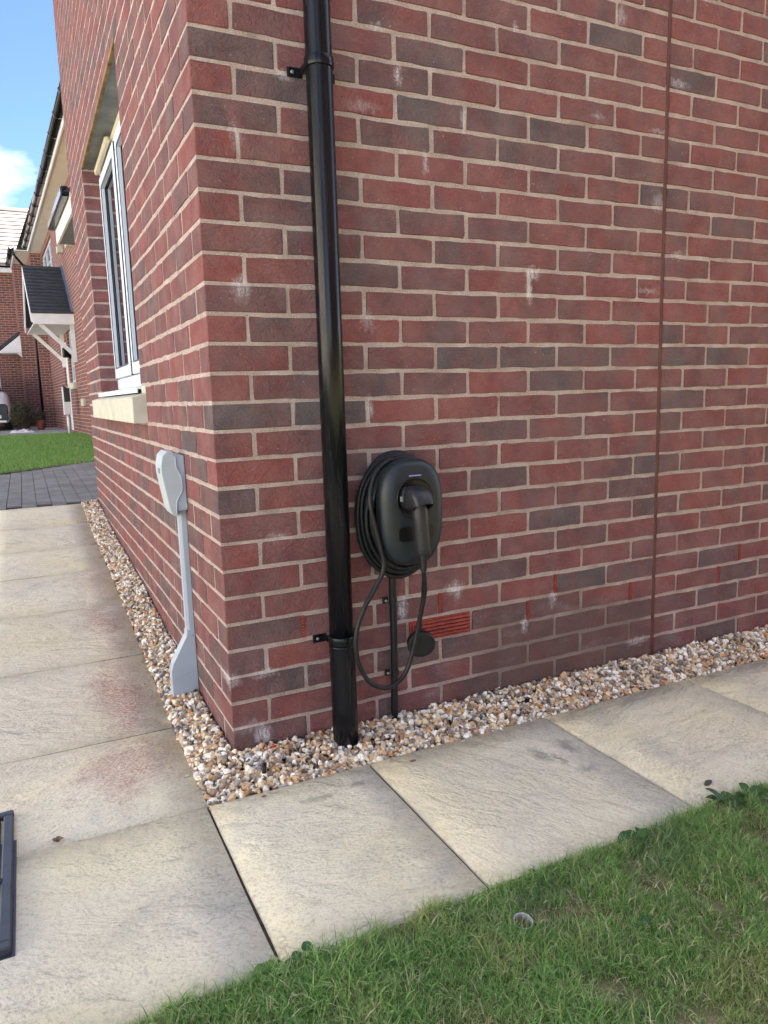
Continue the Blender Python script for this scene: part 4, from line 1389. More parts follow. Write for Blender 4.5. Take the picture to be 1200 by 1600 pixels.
def driveway():
    # block paving, laid in courses running away from the path
    mb = MB()
    zb = lambda y: zpath(y) - 0.010
    def far_edge(x): return float(np.interp(x, [-6, -0.71, -0.28, 0.23, 6], [5.9, 6.56, 7.05, 7.40, 8.6]))
    P = [(-6, 3.885), (6, 3.885), (6, far_edge(6)), (0.23, far_edge(.23)), (-.28, far_edge(-.28)), (-.71, far_edge(-.71)), (-6, far_edge(-6))]
    mb.v = [(x, y, zb(y)) for x, y in P]; mb.f = [tuple(range(len(P)))]; mb.s = [False]
    d = mb.build('driveway', BED_SAND, fix=False); d['kind'] = 'structure'
    me = None
    def block_mesh(w, l, h=0.012):
        b = MB(); b.box(-w/2, w/2, -l/2, l/2, -h, 0, .003)
        return b.mesh('paving_block', BLOCK)
    variants = [block_mesh(0.0975, 0.1975) for _ in range(1)]
    rest = MB()
    ang = math.atan2(zpath(6.9)-zpath(3.88), 3.02)
    cnt = 0
    for i in range(-60, 60):
        x = -0.66 + i*0.100
        y = 3.99 + (0.1 if i % 2 else 0)
        while y + 0.1 < far_edge(x) - 0.0:
            z = zpath(y) + 0.0005 + random.uniform(-.0015, .0015)
            if -0.95 < x < 0.35:
                o = bpy.data.objects.new('paving_block', variants[0]); COL.objects.link(o); o.parent = d
                o.location = (x, y, z); o.rotation_euler = (ang, random.uniform(-.006, .006), random.uniform(-.012, .012)); cnt += 1
            elif -3 < x < 3:
                rest.box(x-.0485, x+.0485, y-.0985, y+.0985, z-.012, z)
            y += 0.2
    r = rest.build('paving_blocks', BLOCK, d); r['kind'] = 'stuff'
    # edging strip between path and drive
    mb = MB()
    for i in range(-12, 12):
        x = -0.55 + i*0.2
        mb.box(x-.0985, x+.0985, 3.884, 3.884, zpath(3.9)-.01, zpath(3.9)) if False else None
    # far lawn
    v = []; f = []
    xs = np.linspace(-9, 6, 40)
    for x in xs:
        v.append((x, far_edge(x)-0.004, zpath(far_edge(x))-0.004)); v.append((x, 16.0, zpath(16)-0.004))
    f = [(2*i, 2*i+2, 2*i+3, 2*i+1) for i in range(len(xs)-1)]
    o = add('far_lawn_soil', mesh_from('far_lawn_soil', v, f, SOIL)); o['kind'] = 'structure'
    n = 60000
    x = rng.uniform(-2.2, 1.6, n); y = 6.0 + rng.random(n)**1.3*10
    fe = np.interp(x, [-6, -0.71, -0.28, 0.23, 6], [5.9, 6.56, 7.05, 7.40, 8.6]) + 0.05*(vnoise(x, y, 6, 77)-.5)
    k = (y > fe) & (y < 15.97)
    x, y = x[k], y[k]; n = len(x)
    dd = y + 2
    L = rng.uniform(0.03, 0.065, n)*(0.7+0.6*vnoise(x, y, 1.6, 50)); W = 0.0011*dd*rng.uniform(0.6, 1.2, n)
    blades(np.stack([x, y], 1), L, W, rng.uniform(0.2, 0.9, n), np.interp(y, PY, PZ)-0.004, 'far_lawn_grass', GRASS_FAR, 'lush green lawn between the block drive and far houses', 2)
    # concrete footway in front of the far houses
    mb = MB(); z = 0.335
    mb.box(-12, 3, 16.0, 20.2, z-.1, z)
    p = mb.build('footway', CONCRETE); p['kind'] = 'structure'
    mb = MB(); mb.box(-12, 3, 20.2, 26.5, z-.12, z-.006)
    p = mb.build('parking_bay', CONCRETE); p['kind'] = 'structure'
driveway()

# ------------------------------------------------------------------ weeds and bits
def leaf_mesh(L, W, curl, fold, segs=5):
    v = []; f = []
    for k in range(segs+1):
        t = k/segs
        w = W*math.sin(math.pi*min(1, (t*0.93+0.05)))**0.75*0.5
        z = L*(0.55*t - curl*t*t); x = L*t*math.sqrt(max(0.2, 1-0.25*t))
        v += [(x, -w, z+fold*w), (x, 0, z), (x, w, z+fold*w)]
    for k in range(segs):
        a = 3*k
        f += [(a, a+1, a+4, a+3), (a+1, a+2, a+5, a+4)]
    return v, f
def weed(x, y, n, L, W, mat, name, label, seed, spread=0.01, z=-0.036):
    rr = random.Random(seed)
    root = empty(name, (x, y, z), label, 'weed')
    for i in range(n):
        l = L*rr.uniform(0.65, 1.1)
        V, F = leaf_mesh(l, W*rr.uniform(.8, 1.15), rr.uniform(0.35, 0.75), rr.uniform(0.1, 0.5))
        a = 2*math.pi*i/n + rr.uniform(-.4, .4)
        M = Matrix.Translation((x + spread*rr.uniform(-1, 1), y + spread*rr.uniform(-1, 1), z + rr.uniform(0, .006))) @ Matrix.Rotation(a, 4, 'Z') @ Matrix.Rotation(rr.uniform(-.35, .1), 4, 'Y')
        me = mesh_from('leaf', [M @ Vector(q) for q in V], F, mat, True)
        add('leaf', me, root)
weed(1.00, -0.785, 7, 0.060, 0.027, LEAF, 'dock_weed', 'broad leaved dock weed at the slab joint nearest the dark stone', 1, .015)
weed(1.07, -0.805, 5, 0.05, 0.022, LEAF, 'dock_weed', 'smaller dock weed just right of the big one by the dark stone', 2, .012)
weed(0.715, -0.790, 7, 0.058, 0.024, LEAF, 'dock_weed', 'upright dock weed at the lawn edge halfway along the slab', 3, .014)
weed(-0.085, -0.800, 9, 0.036, 0.020, LEAF, 'dark_weed', 'dark rounded leaf weed where the grass meets the left slab joint', 4, .026)
weed(-0.045, -0.815, 8, 0.038, 0.020, LEAF_PALE, 'clover_weed', 'pale clover clump beside the dark weed at the slab joint', 5, .022)
weed(-0.150, -0.790, 8, 0.042, 0.020, LEAF_PALE, 'clover_weed', 'pale leafy weed left of the slab joint at the grass edge', 6, .018)
weed(-0.14, -0.900, 5, 0.03, 0.012, LEAF_PALE, 'clover_weed', 'small pale weed in the turf near the bottom left edge', 7, .012)
weed(0.29, -1.02, 5, 0.03, 0.014, LEAF_PALE, 'clover_weed', 'small pale weed in the turf below the plastic ring', 8, .012)
weed(0.52, -1.00, 5, 0.028, 0.013, LEAF, 'clover_weed', 'small dark weed in the turf right of the plastic ring', 9, .012)
weed(0.42, -0.815, 6, 0.03, 0.012, LEAF, 'dark_weed', 'low dark weed at the slab edge beyond the plastic ring', 10, .02)

def bits():
    # plastic ring sunk in the turf
    mb = MB(); n = 28
    root = empty('plastic_cup', (CUPX, CUPY, -0.045), 'clear plastic cup rim sunk in the turf with dead grass inside', 'cup')
    tilt = Matrix.Translation((CUPX, CUPY, -0.033)) @ Matrix.Rotation(rad(10), 4, 'X')
    rings = []
    for r, z in ((.0160, -.030), (.0180, 0.0), (.0186, .001), (.0186, .0022), (.0176, .0022), (.0174, .0), (.0155, -.026)):
        rings.append([tuple(tilt @ Vector((r*math.cos(2*math.pi*j/n), r*math.sin(2*math.pi*j/n), z))) for j in range(n)])
    mb.loft(rings, False, False)
    mb.build('rim', CUP, root)
    mb = MB()
    for k in range(70):
        a = random.uniform(0, 6.28); r = .015*math.sqrt(random.random()); b = random.uniform(0, 6.28)
        p = Vector((r*math.cos(a), r*math.sin(a), random.uniform(-.012, -.003))); q = p + Vector((math.cos(b), math.sin(b), random.uniform(-.2, .5)))*random.uniform(.004, .009)
        mb.tube([tilt @ p, tilt @ q], .0007, 4)
    mb.build('dead_grass', DEAD_LEAF, root)
    # a dead leaf on the joint, a dark pebble, a brown flake and a red scrap
    mb = MB()
    for k in range(5):
        a = k*1.3
        V, F = leaf_mesh(.016, .012, .2, .6, 3)
        M = Matrix.Translation((-0.461, -0.172, zpath(-.17)+.001)) @ Matrix.Rotation(a, 4, 'Z') @ Matrix.Rotation(-.5*random.random(), 4, 'Y')
        b = len(mb.v); mb.v += [tuple(M @ Vector(q)) for q in V]; mb.f += [tuple(b+i for i in f) for f in F]; mb.s += [True]*len(F)
    tag(mb.build('dead_leaf', DEAD_LEAF), 'crumpled brown dead leaf on the joint between left slabs', 'leaf')
    def pebble(name, loc, s, mat, label, cat):
        T, F = pebble_templates(1, 2)
        V = T[0]*np.array(s)
        V[:, 2] -= V[:, 2].min()
        tag(add(name, mesh_from(name, V, [tuple(int(k) for k in f) for f in F], mat), None, None, loc), label, cat)
    pebble('dark_pebble', (1.035, -0.706, -0.0355), (.017, .012, .011), DARK_STONE, 'dark grey pebble lying alone on the right slab', 'stone')
    pebble('bark_chip', (0.438, -0.236, -0.0355), (.010, .006, .006), DEAD_LEAF, 'small brown chip on the slab near the gravel', 'chip')
    pebble('white_pebble', (0.62, -0.205, -0.0355), (.008, .006, .006), CAST_STONE, 'single pale pebble strayed from gravel onto the slab edge', 'stone')
    pebble('grey_pebble', (1.70, -0.33, -0.0355), (.009, .007, .006), CAST_STONE, 'pale pebble alone on the far right slab', 'stone')
    for x, y, mt, lb in [(0.02, -0.212, TERRACOTTA, 'tiny reddish pebble on the slab directly below the house corner'), (0.93, -0.222, CAST_STONE, 'tiny pale pebble by the slab joint right of the charger'),
                         (-0.135, -0.02, CAST_STONE, 'tiny pale pebble on the side path edge nearest the corner'), (-0.15, 0.62, DEAD_LEAF, 'tiny brown pebble on the side path opposite the flared foot')]:
        pebble('stray_pebble', (x, y, zpath(y)-.0005), (.007, .005, .004), mt, lb, 'stone')
    mb = MB()
    mb.box(-.013, .013, -.003, .003, 0, .004, .001, Matrix.Translation((0.098, -0.045, 0.006)) @ Matrix.Rotation(.5, 4, 'Z') @ Matrix.Rotation(.2, 4, 'Y'))
    tag(mb.build('red_scrap', RED_SCRAP), 'scrap of bright red plastic lying in gravel by the corner', 'scrap')
    mb = MB()
    mb.tube(catmull([(.045, -.135, -.012), (.05, -.12, -.004), (.058, -.105, -.003)], 4), [.006, .006, .007, .007, .007, .006, .006, .005, .004], 8)
    tag(mb.build('black_pipe_stub', BLACK_MATT), 'short black pipe stub poking out of gravel near the corner', 'pipe')
bits()

# ------------------------------------------------------------------ far houses
NP0 = Vector((0.86278915, 10.78163956, 0)); ND = Vector((-0.04065335, 0.99917331, 0)); NN = Vector((-0.99917331, -0.04065335, 0))
def NB(s, o, z): return tuple(NP0 + ND*s + NN*o + Vector((0, 0, z)))
NM = Matrix(((ND.x, NN.x, 0, NP0.x), (ND.y, NN.y, 0, NP0.y), (0, 0, 1, 0), (0, 0, 0, 1)))     # local x=s, y=outward, z

def uv_wall(name, quads, mat, parent):
    """quads of 4 points; uv in metres from the first edge"""
    me = bpy.data.meshes.new(name)
    v = []; f = []; uv = []
    for q in quads:
        q = [Vector(p) for p in q]
        n = len(v); v += [tuple(p) for p in q]; f.append((n, n+1, n+2, n+3))
        e = (q[1]-q[0]); e.z = 0; e.normalize()
        base = q[0].dot(e)
        for p in q: uv.append((p.dot(e), p.z))
    me.from_pydata(v, [], f)
    l = me.uv_layers.new(name='UVMap')
    for i, c in enumerate(uv): l.data[i].uv = c
    me.materials.append(mat); me.update()
    return link(bpy.data.objects.new(name, me), parent)

def nbox(mb, s0, s1, o0, o1, z0, z1, bev=0): mb.box(s0, s1, o0, o1, z0, z1, bev, NM)

def terrace():
    root = empty('terraced_house', NB(5, 0, 0.3), 'far red brick house with dark slate porch canopy and black gutter', 'house')
    G0, EV = 0.2, 5.24
    S0, S1, S2, S3 = -1.2, 11.0, 12.9, 14.6
    W1, W2, W3 = 0.0, 0.26, 0.62
    # openings on the flank facing the drive: ground window s 4.75..5.75, upper window 7.25..9.4
    def panel(a, b, z0, z1, o): return [NB(b, o, z0), NB(a, o, z0), NB(a, o, z1), NB(b, o, z1)]
    quads = []
    def wall(a, b, o, holes):
        ss = sorted({a, b, *[h[0] for h in holes], *[h[1] for h in holes]}); zs = sorted({G0, EV, *[h[2] for h in holes], *[h[3] for h in holes]})
        for i in range(len(ss)-1):
            for j in range(len(zs)-1):
                sm, zm = (ss[i]+ss[i+1])/2, (zs[j]+zs[j+1])/2
                if any(h[0] < sm < h[1] and h[2] < zm < h[3] for h in holes): continue
                quads.append(panel(ss[i], ss[i+1], zs[j], zs[j+1], o))
    HG = (4.85, 5.85, 1.45, 2.6); HU = (7.5, 10.7, 3.85, 5.05); HD = (6.2, 7.2, 0.35, 2.45)
    wall(S0, S1, W1, [HG, HU, HD]); wall(S1, S2, W2, []); wall(S2, S3, W3, [])
    quads.append([NB(S0, W1-6, G0), NB(S0, W1, G0), NB(S0, W1, EV), NB(S0, W1-6, EV)][::-1])
    quads.append([NB(S1, W1, G0), NB(S1, W2, G0), NB(S1, W2, EV), NB(S1, W1, EV)])
    quads.append([NB(S2, W2, G0), NB(S2, W3, G0), NB(S2, W3, EV), NB(S2, W2, EV)])
    for h in (HG, HU, HD):
        d = 0.10
        quads.append([NB(h[0], W1-d, h[2]), NB(h[0], W1, h[2]), NB(h[0], W1, h[3]), NB(h[0], W1-d, h[3])])
        quads.append([NB(h[1], W1-d, h[2]), NB(h[1], W1, h[2]), NB(h[1], W1, h[3]), NB(h[1], W1-d, h[3])])
        quads.append([NB(h[0], W1-d, h[3]), NB(h[1], W1-d, h[3]), NB(h[1], W1, h[3]), NB(h[0], W1, h[3])])
    uv_wall('wall', quads, FAR_BRICK, root)
    # back mass to close the house
    mb = MB(); nbox(mb, S0+.05, S3-.05, -6, -0.12, G0, EV-.02)
    mb.build('core', ROOM, root)
    # windows
    for h, bars in ((HG, 1), (HU, 2)):
        mb = MB(); o0, o1 = -0.10, -0.045; F = .06
        nbox(mb, h[0], h[1], o0, o1, h[2], h[2]+F); nbox(mb, h[0], h[1], o0, o1, h[3]-F, h[3])
        nbox(mb, h[0], h[0]+F, o0, o1, h[2]+F, h[3]-F); nbox(mb, h[1]-F, h[1], o0, o1, h[2]+F, h[3]-F)
        for k in range(1, bars+1):
            s = h[0] + (h[1]-h[0])*k/(bars+1); nbox(mb, s-.04, s+.04, o0, o1, h[2]+F, h[3]-F)
        for k in (1, 2): 
            z = h[2] + (h[3]-h[2])*k/3; nbox(mb, h[0]+F, h[1]-F, o0+.01, o1-.01, z-.012, z+.012)
        w = mb.build('window', UPVC, root)
        mb = MB(); nbox(mb, h[0]+F, h[1]-F, -.085, -.075, h[2]+F, h[3]-F); mb.build('pane', GLASS, w)
        mb = MB(); nbox(mb, h[0]-.11, h[1]+.11, -.10, .07, h[2]-.15, h[2]-.002, .004); mb.build('sill', CAST_STONE, w)
    mb = MB(); nbox(mb, HD[0], HD[1], -.11, -.05, HD[2], HD[3]); dr = mb.build('door', WHITE_PAINT, root)
    # soffit, fascia, gutter
    GO = 0.38
    mb = MB(); nbox(mb, S0, 10.75, -.05, GO-.075, EV-.03, EV); nbox(mb, 10.75, S3, -.05, GO+.25, EV-.03, EV)
    mb.build('soffit', SOFFIT, root)
    mb = MB(); nbox(mb, S0, 10.75, GO-.075, GO-.05, EV-.05, EV+.16); nbox(mb, 10.75, S3, GO+.26, GO+.28, EV-.05, EV+.16); mb.build('fascia', WHITE_PAINT, root)
    mb = MB()
    for a, b, o in ((S0, 10.75, GO+.005), (10.85, S3-.3, GO+.335)):
        prof = []
        for k in range(9):
            an = math.pi + math.pi*k/8
            prof.append((o + .078*math.cos(an), EV+.10 + .078*math.sin(an)))
        prof2 = [(o + (x-o)*.9, EV+.10+(z-EV-.10)*.9) for x, z in prof[::-1]]
        rings = [[tuple(NM @ Vector((s, x, z))) for x, z in prof+prof2] for s in (a, b)]
        mb.loft(rings)
    g = mb.build('gutter', BLACK_PVC, root)
    s = S0+.4
    while s < 14:
        mb = MB()
        o = GO+.005 if s < 10.75 else GO+.335
        prof = [(o + .088*math.cos(math.pi+math.pi*k/8), EV+.10 + .088*math.sin(math.pi+math.pi*k/8)) for k in range(9)]
        prof2 = [(o+(x-o)*.9, EV+.10+(z-EV-.1)*.9) for x, z in prof[::-1]]
        mb.loft([[tuple(NM @ Vector((q, x, z))) for x, z in prof+prof2] for q in (s-.03, s+.03)], smooth=False)
        mb.build('gutter_bracket', BLACK_PVC, g)
        s += 0.95
    # roof
    mb = MB()
    p = [NB(S0-.1, GO-.05, EV+.14), NB(S3, GO+.25, EV+.14), NB(S3, -3.2, EV+2.4), NB(S0-.1, -3.2, EV+2.4), NB(S3, -6.4, EV+.14), NB(S0-.1, -6.4, EV+.14)]
    mb.v = p; mb.f = [(0, 1, 2, 3), (3, 2, 4, 5), (0, 3, 5), (1, 4, 2)]; mb.s = [False]*4
    mb.build('roof', SLATE, root)
    # downpipe with swan neck
    mb = MB()
    pts = [NB(10.9, GO+.30, EV+.06), NB(10.9, GO+.30, EV-.10), NB(11.05, GO+.10, EV-.34), NB(11.1, W2+.06, EV-.45), NB(11.1, W2+.06, 3.0), NB(11.1, W2+.06, .3)]
    mb.tube(pts, .034, 10); mb.build('downpipe', BLACK_PVC, root)
    # porch canopy: ridge runs out from the wall, tiles fall towards the drive
    can = MB()
    sE, sR = 4.13, 5.42; zE, zR = 2.80, 3.92; O = 0.80
    n = 14
    for k in range(n):
        t0, t1 = k/n, (k+1)/n
        a = (sE-.03 + (sR-sE+.03)*t0, zE + (zR-zE)*t0 + .045); b = (sE-.03 + (sR-sE+.03)*t1 + .02, zE + (zR-zE)*t1 + .022)
        can.v += [NB(a[0], -.0, a[1]), NB(a[0], O, a[1]), NB(b[0], O, b[1]), NB(b[0], 0, b[1]), NB(a[0], 0, a[1]-.028), NB(a[0], O, a[1]-.028), NB(b[0], O, b[1]-.028), NB(b[0], 0, b[1]-.028)]
        m0 = len(can.v)-8
        for f in ((0, 1, 2, 3), (7, 6, 5, 4), (0, 4, 5, 1), (1, 5, 6, 2), (2, 6, 7, 3), (3, 7, 4, 0)): can.f.append(tuple(m0+i for i in f)); can.s.append(False)
    # far slope
    sF = 2*sR - sE
    can.v += [NB(sR, 0, zR+.03), NB(sR, O, zR+.03), NB(sF, O, zE), NB(sF, 0, zE), NB(sR, 0, zR-.01), NB(sR, O, zR-.01), NB(sF, O, zE-.04), NB(sF, 0, zE-.04)]
    m0 = len(can.v)-8
    for f in ((0, 1, 2, 3), (7, 6, 5, 4), (0, 4, 5, 1), (1, 5, 6, 2), (2, 6, 7, 3), (3, 7, 4, 0)): can.f.append(tuple(m0+i for i in f)); can.s.append(False)
    cn = can.build('porch_roof', SLATE, root)
    mb = MB(); nbox(mb, sE-.01, sE+.03, .0, O-.02, zE-.20, zE+.01); nbox(mb, sE+.031, sE+.045, .0, O-.02, zE-.09, zE-.075)
    nbox(mb, sE+.03, sF-.03, .0, O-.03, zE-.20, zE-.18)
    # barge boards and gable panel
    for a, b in (((sE, zE), (sR, zR)), ((sF, zE), (sR, zR))):
        mb.v += [NB(a[0], O-.02, a[1]-.16), NB(a[0], O+.01, a[1]-.16), NB(b[0], O+.01, b[1]-.14), NB(b[0], O-.02, b[1]-.14), NB(a[0], O-.02, a[1]+.0), NB(a[0], O+.01, a[1]+.0), NB(b[0], O+.01, b[1]+.0), NB(b[0], O-.02, b[1]+.0)]
        m0 = len(mb.v)-8
        for f in ((0, 1, 2, 3), (7, 6, 5, 4), (0, 4, 5, 1), (1, 5, 6, 2), (2, 6, 7, 3), (3, 7, 4, 0)): mb.f.append(tuple(m0+i for i in f)); mb.s.append(False)
    mb.build('fascia_board', WHITE_PAINT, cn)
    for s in (sE+.12, sF-.12):
        mb = MB()
        nbox(mb, s-.04, s+.04, .0, .08, zE-.95, zE-.2)
        mb.v += [NB(s-.035, .08, zE-.82), NB(s+.035, .08, zE-.82), NB(s+.035, O-.12, zE-.2), NB(s-.035, O-.12, zE-.2), NB(s-.035, .08, zE-.72), NB(s+.035, .08, zE-.72), NB(s+.035, O-.22, zE-.2), NB(s-.035, O-.22, zE-.2)]
        m0 = len(mb.v)-8
        for f in ((0, 1, 2, 3), (7, 6, 5, 4), (0, 4, 5, 1), (1, 5, 6, 2), (2, 6, 7, 3), (3, 7, 4, 0)): mb.f.append(tuple(m0+i for i in f)); mb.s.append(False)
        mb.build('bracket', WHITE_PAINT, cn)
    mb = MB()
    for a, b in (((sE-.04, zE), (sR, zR)),):
        mb.v += [NB(a[0], .001, a[1]+.05), NB(a[0], .05, a[1]+.055), NB(b[0], .05, b[1]+.055), NB(b[0], .001, b[1]+.05), NB(a[0], .001, a[1]+.14), NB(b[0], .001, b[1]+.16)]
        m0 = len(mb.v)-6
        for f in ((0, 1, 2, 3), (0, 3, 5, 4)): mb.f.append(tuple(m0+i for i in f)); mb.s.append(False)
    mb.build('flashing', LEAD, cn)
    # low eaves box nearer the drive with its own gutter, and corbel stones
    lo = MB(); s0, s1, o1, z = -2.6, -0.58, 0.72, 3.30
    nbox(lo, s0, s1, 0, o1-.1, z-.02, z); lo.build('bay_soffit', LEAD, root)
    lo = MB(); nbox(lo, s0, s1, o1-.10, o1-.07, z-.03, z+.22); nbox(lo, s1-.03, s1+.003, -.02, o1-.1, z, z+.22); lo.build('bay_fascia', WHITE_PAINT, root)
    lo = MB(); nbox(lo, s0, s1+.02, o1-.069, o1+.03, z+.16, z+.28, .02); lo.build('bay_gutter', BLACK_PVC, root)
    lo = MB()
    lo.v = [NB(s0, o1, z+.21), NB(s1, o1, z+.21), NB(s1, 0, z+.75), NB(s0, 0, z+.75), NB(s1, 0, z+.2), NB(s0, 0, z+.2)]; lo.f = [(0, 1, 2, 3), (1, 4, 2), (0, 3, 5)]; lo.s = [False]*3
    lo.build('bay_roof', SLATE, root)
    for s, zc in ((5.05, 4.24), (3.35, 4.06)):
        mb = MB(); nbox(mb, s-.11, s+.11, .0, .12, zc-.07, zc+.07, .01); mb.build('corbel_stone', CAST_STONE, root)
    mb = MB(); nbox(mb, 3.35, 3.75, .0, .06, .93, 1.08, .01); mb.build('vent_block', CAST_STONE, root)
    # wall lantern
    mb = MB(); nbox(mb, 5.3, 5.4, .0, .05, 1.98, 2.08); nbox(mb, 5.27, 5.43, .05, .17, 2.0, 2.22, .02)
    mb.build('wall_lantern', BLACK_PVC, root)
terrace()

def far_house():
    root = empty('gabled_house', (-2, 25, 0.3), 'farthest red brick house with pale tiled roof at the left edge', 'house')
    Y = 25.0; G0 = 0.2; EV = 5.15
    x1 = 0.16
    q = [[(-7, Y, G0), (x1, Y, G0), (x1, Y, EV), (-7, Y, EV)], [(x1, Y, G0), (x1, Y+9, G0), (x1, Y+9, EV), (x1, Y, EV)]]
    uv_wall('wall', q, FAR_BRICK, root)
    mb = MB(); mb.box(-7.2, .40, Y-.33, Y+.02, EV-.02, EV); mb.box(.165, .40, Y+.0201, Y+9, EV-.02, EV); mb.build('soffit', CREAM, root)
    mb = MB(); mb.box(-7.2, .40, Y-.36, Y-.3305, EV-.04, EV+.18); mb.build('fascia', WHITE_PAINT, root)
    mb = MB(); 
    prof = [(Y-.42 + .06*math.cos(math.pi+math.pi*k/8), EV+.15 + .06*math.sin(math.pi+math.pi*k/8)) for k in range(9)]
    prof += [(Y-.42+(y-Y+.42)*.9, EV+.15+(z-EV-.15)*.9) for y, z in prof[::-1]]
    mb.loft([[(x, y, z) for y, z in prof] for x in (-7.2, .43)])
    mb.build('gutter', BLACK_PVC, root)
    # pale tiles, course by course
    tl = MB(); n = 13; y0, z0, y1, z1 = Y-.42, EV+.20, Y+3.9, EV+2.75
    for k in range(n):
        a, b = k/n, (k+1)/n+.012
        ya, yb = y0+(y1-y0)*a, y0+(y1-y0)*b; za, zb = z0+(z1-z0)*a+.05, z0+(z1-z0)*b+.012
        tl.v += [(-7.3, ya, za), (.45, ya, za), (.45, yb, zb), (-7.3, yb, zb), (-7.3, ya, za-.045), (.45, ya, za-.045)]
        m0 = len(tl.v)-6
        for f in ((0, 1, 2, 3), (0, 4, 5, 1)): tl.f.append(tuple(m0+i for i in f)); tl.s.append(False)
    tl.v += [(-7.3, y1, z1), (.45, y1, z1), (.45, y1+4, z0), (-7.3, y1+4, z0)]; m0 = len(tl.v)-4; tl.f.append((m0, m0+1, m0+2, m0+3)); tl.s.append(False)
    rf = tl.build('roof', PALE_TILE, root, fix=False)
    mb = MB(); mb.tube([(-7.3, y1, z1+.02), (.45, y1, z1+.02)], .11, 10); mb.build('ridge', PALE_TILE, rf)
    # windows seen at the edges
    for xa, xb, za, zb in ((-.02, .10, 4.1, 5.0), (-2.0, -.98, 1.2, 2.35), (.0, .09, 1.2, 2.6)):
        mb = MB(); mb.box(xa, xb, Y-.03, Y-.003, za, zb); w = mb.build('window', UPVC, root)
        mb = MB(); mb.box(xa-.06, xb+.05, Y-.09, Y-.0035, za-.15, za-.002, .005); mb.build('sill', CAST_STONE, w)
        if xb-xa > .5:
            mb = MB(); mb.box(xa+.08, xb-.08, Y-.034, Y-.031, za+.08, zb-.08); mb.build('pane', GLASS, w)
    # small porch with slate roof
    xr = .14; yy = Y-1.1
    mb = MB()
    pz = 2.75
    mb.v = [(-.95, yy, pz), (-.95, Y-.002, pz), (.05, Y-.002, pz+.78), (.05, yy, pz+.78), (-.95, yy, pz-.10), (.05, yy, pz+.68), (-.95, Y-.002, pz-.1), (.05, Y-.002, pz+.68)]
    mb.f = [(0, 3, 2, 1), (0, 4, 5, 3), (4, 6, 7, 5), (0, 1, 6, 4)]; mb.s = [False]*4
    po = mb.build('porch_roof', SLATE, root)
    mb = MB()
    mb.prism([(-.92, pz-.12), (.045, pz+.66), (.15, pz+.56), (.15, pz-.12)], 'y', yy+.01, yy+.05)
    mb.box(-.9, .10, yy+.051, Y-.004, pz-.16, pz-.121)
    mb.build('porch_gable', WHITE_PAINT, po)
    mb = MB()
    mb.prism([(-.42, pz-.17), (-.32, pz-.17), (.09, pz-.56), (.09, pz-.66)], 'y', yy+.02, yy+.09)
    mb.box(.02, .10, yy+.021, yy+.089, pz-.95, pz-.17)
    mb.build('porch_bracket', WHITE_PAINT, po)
far_house()

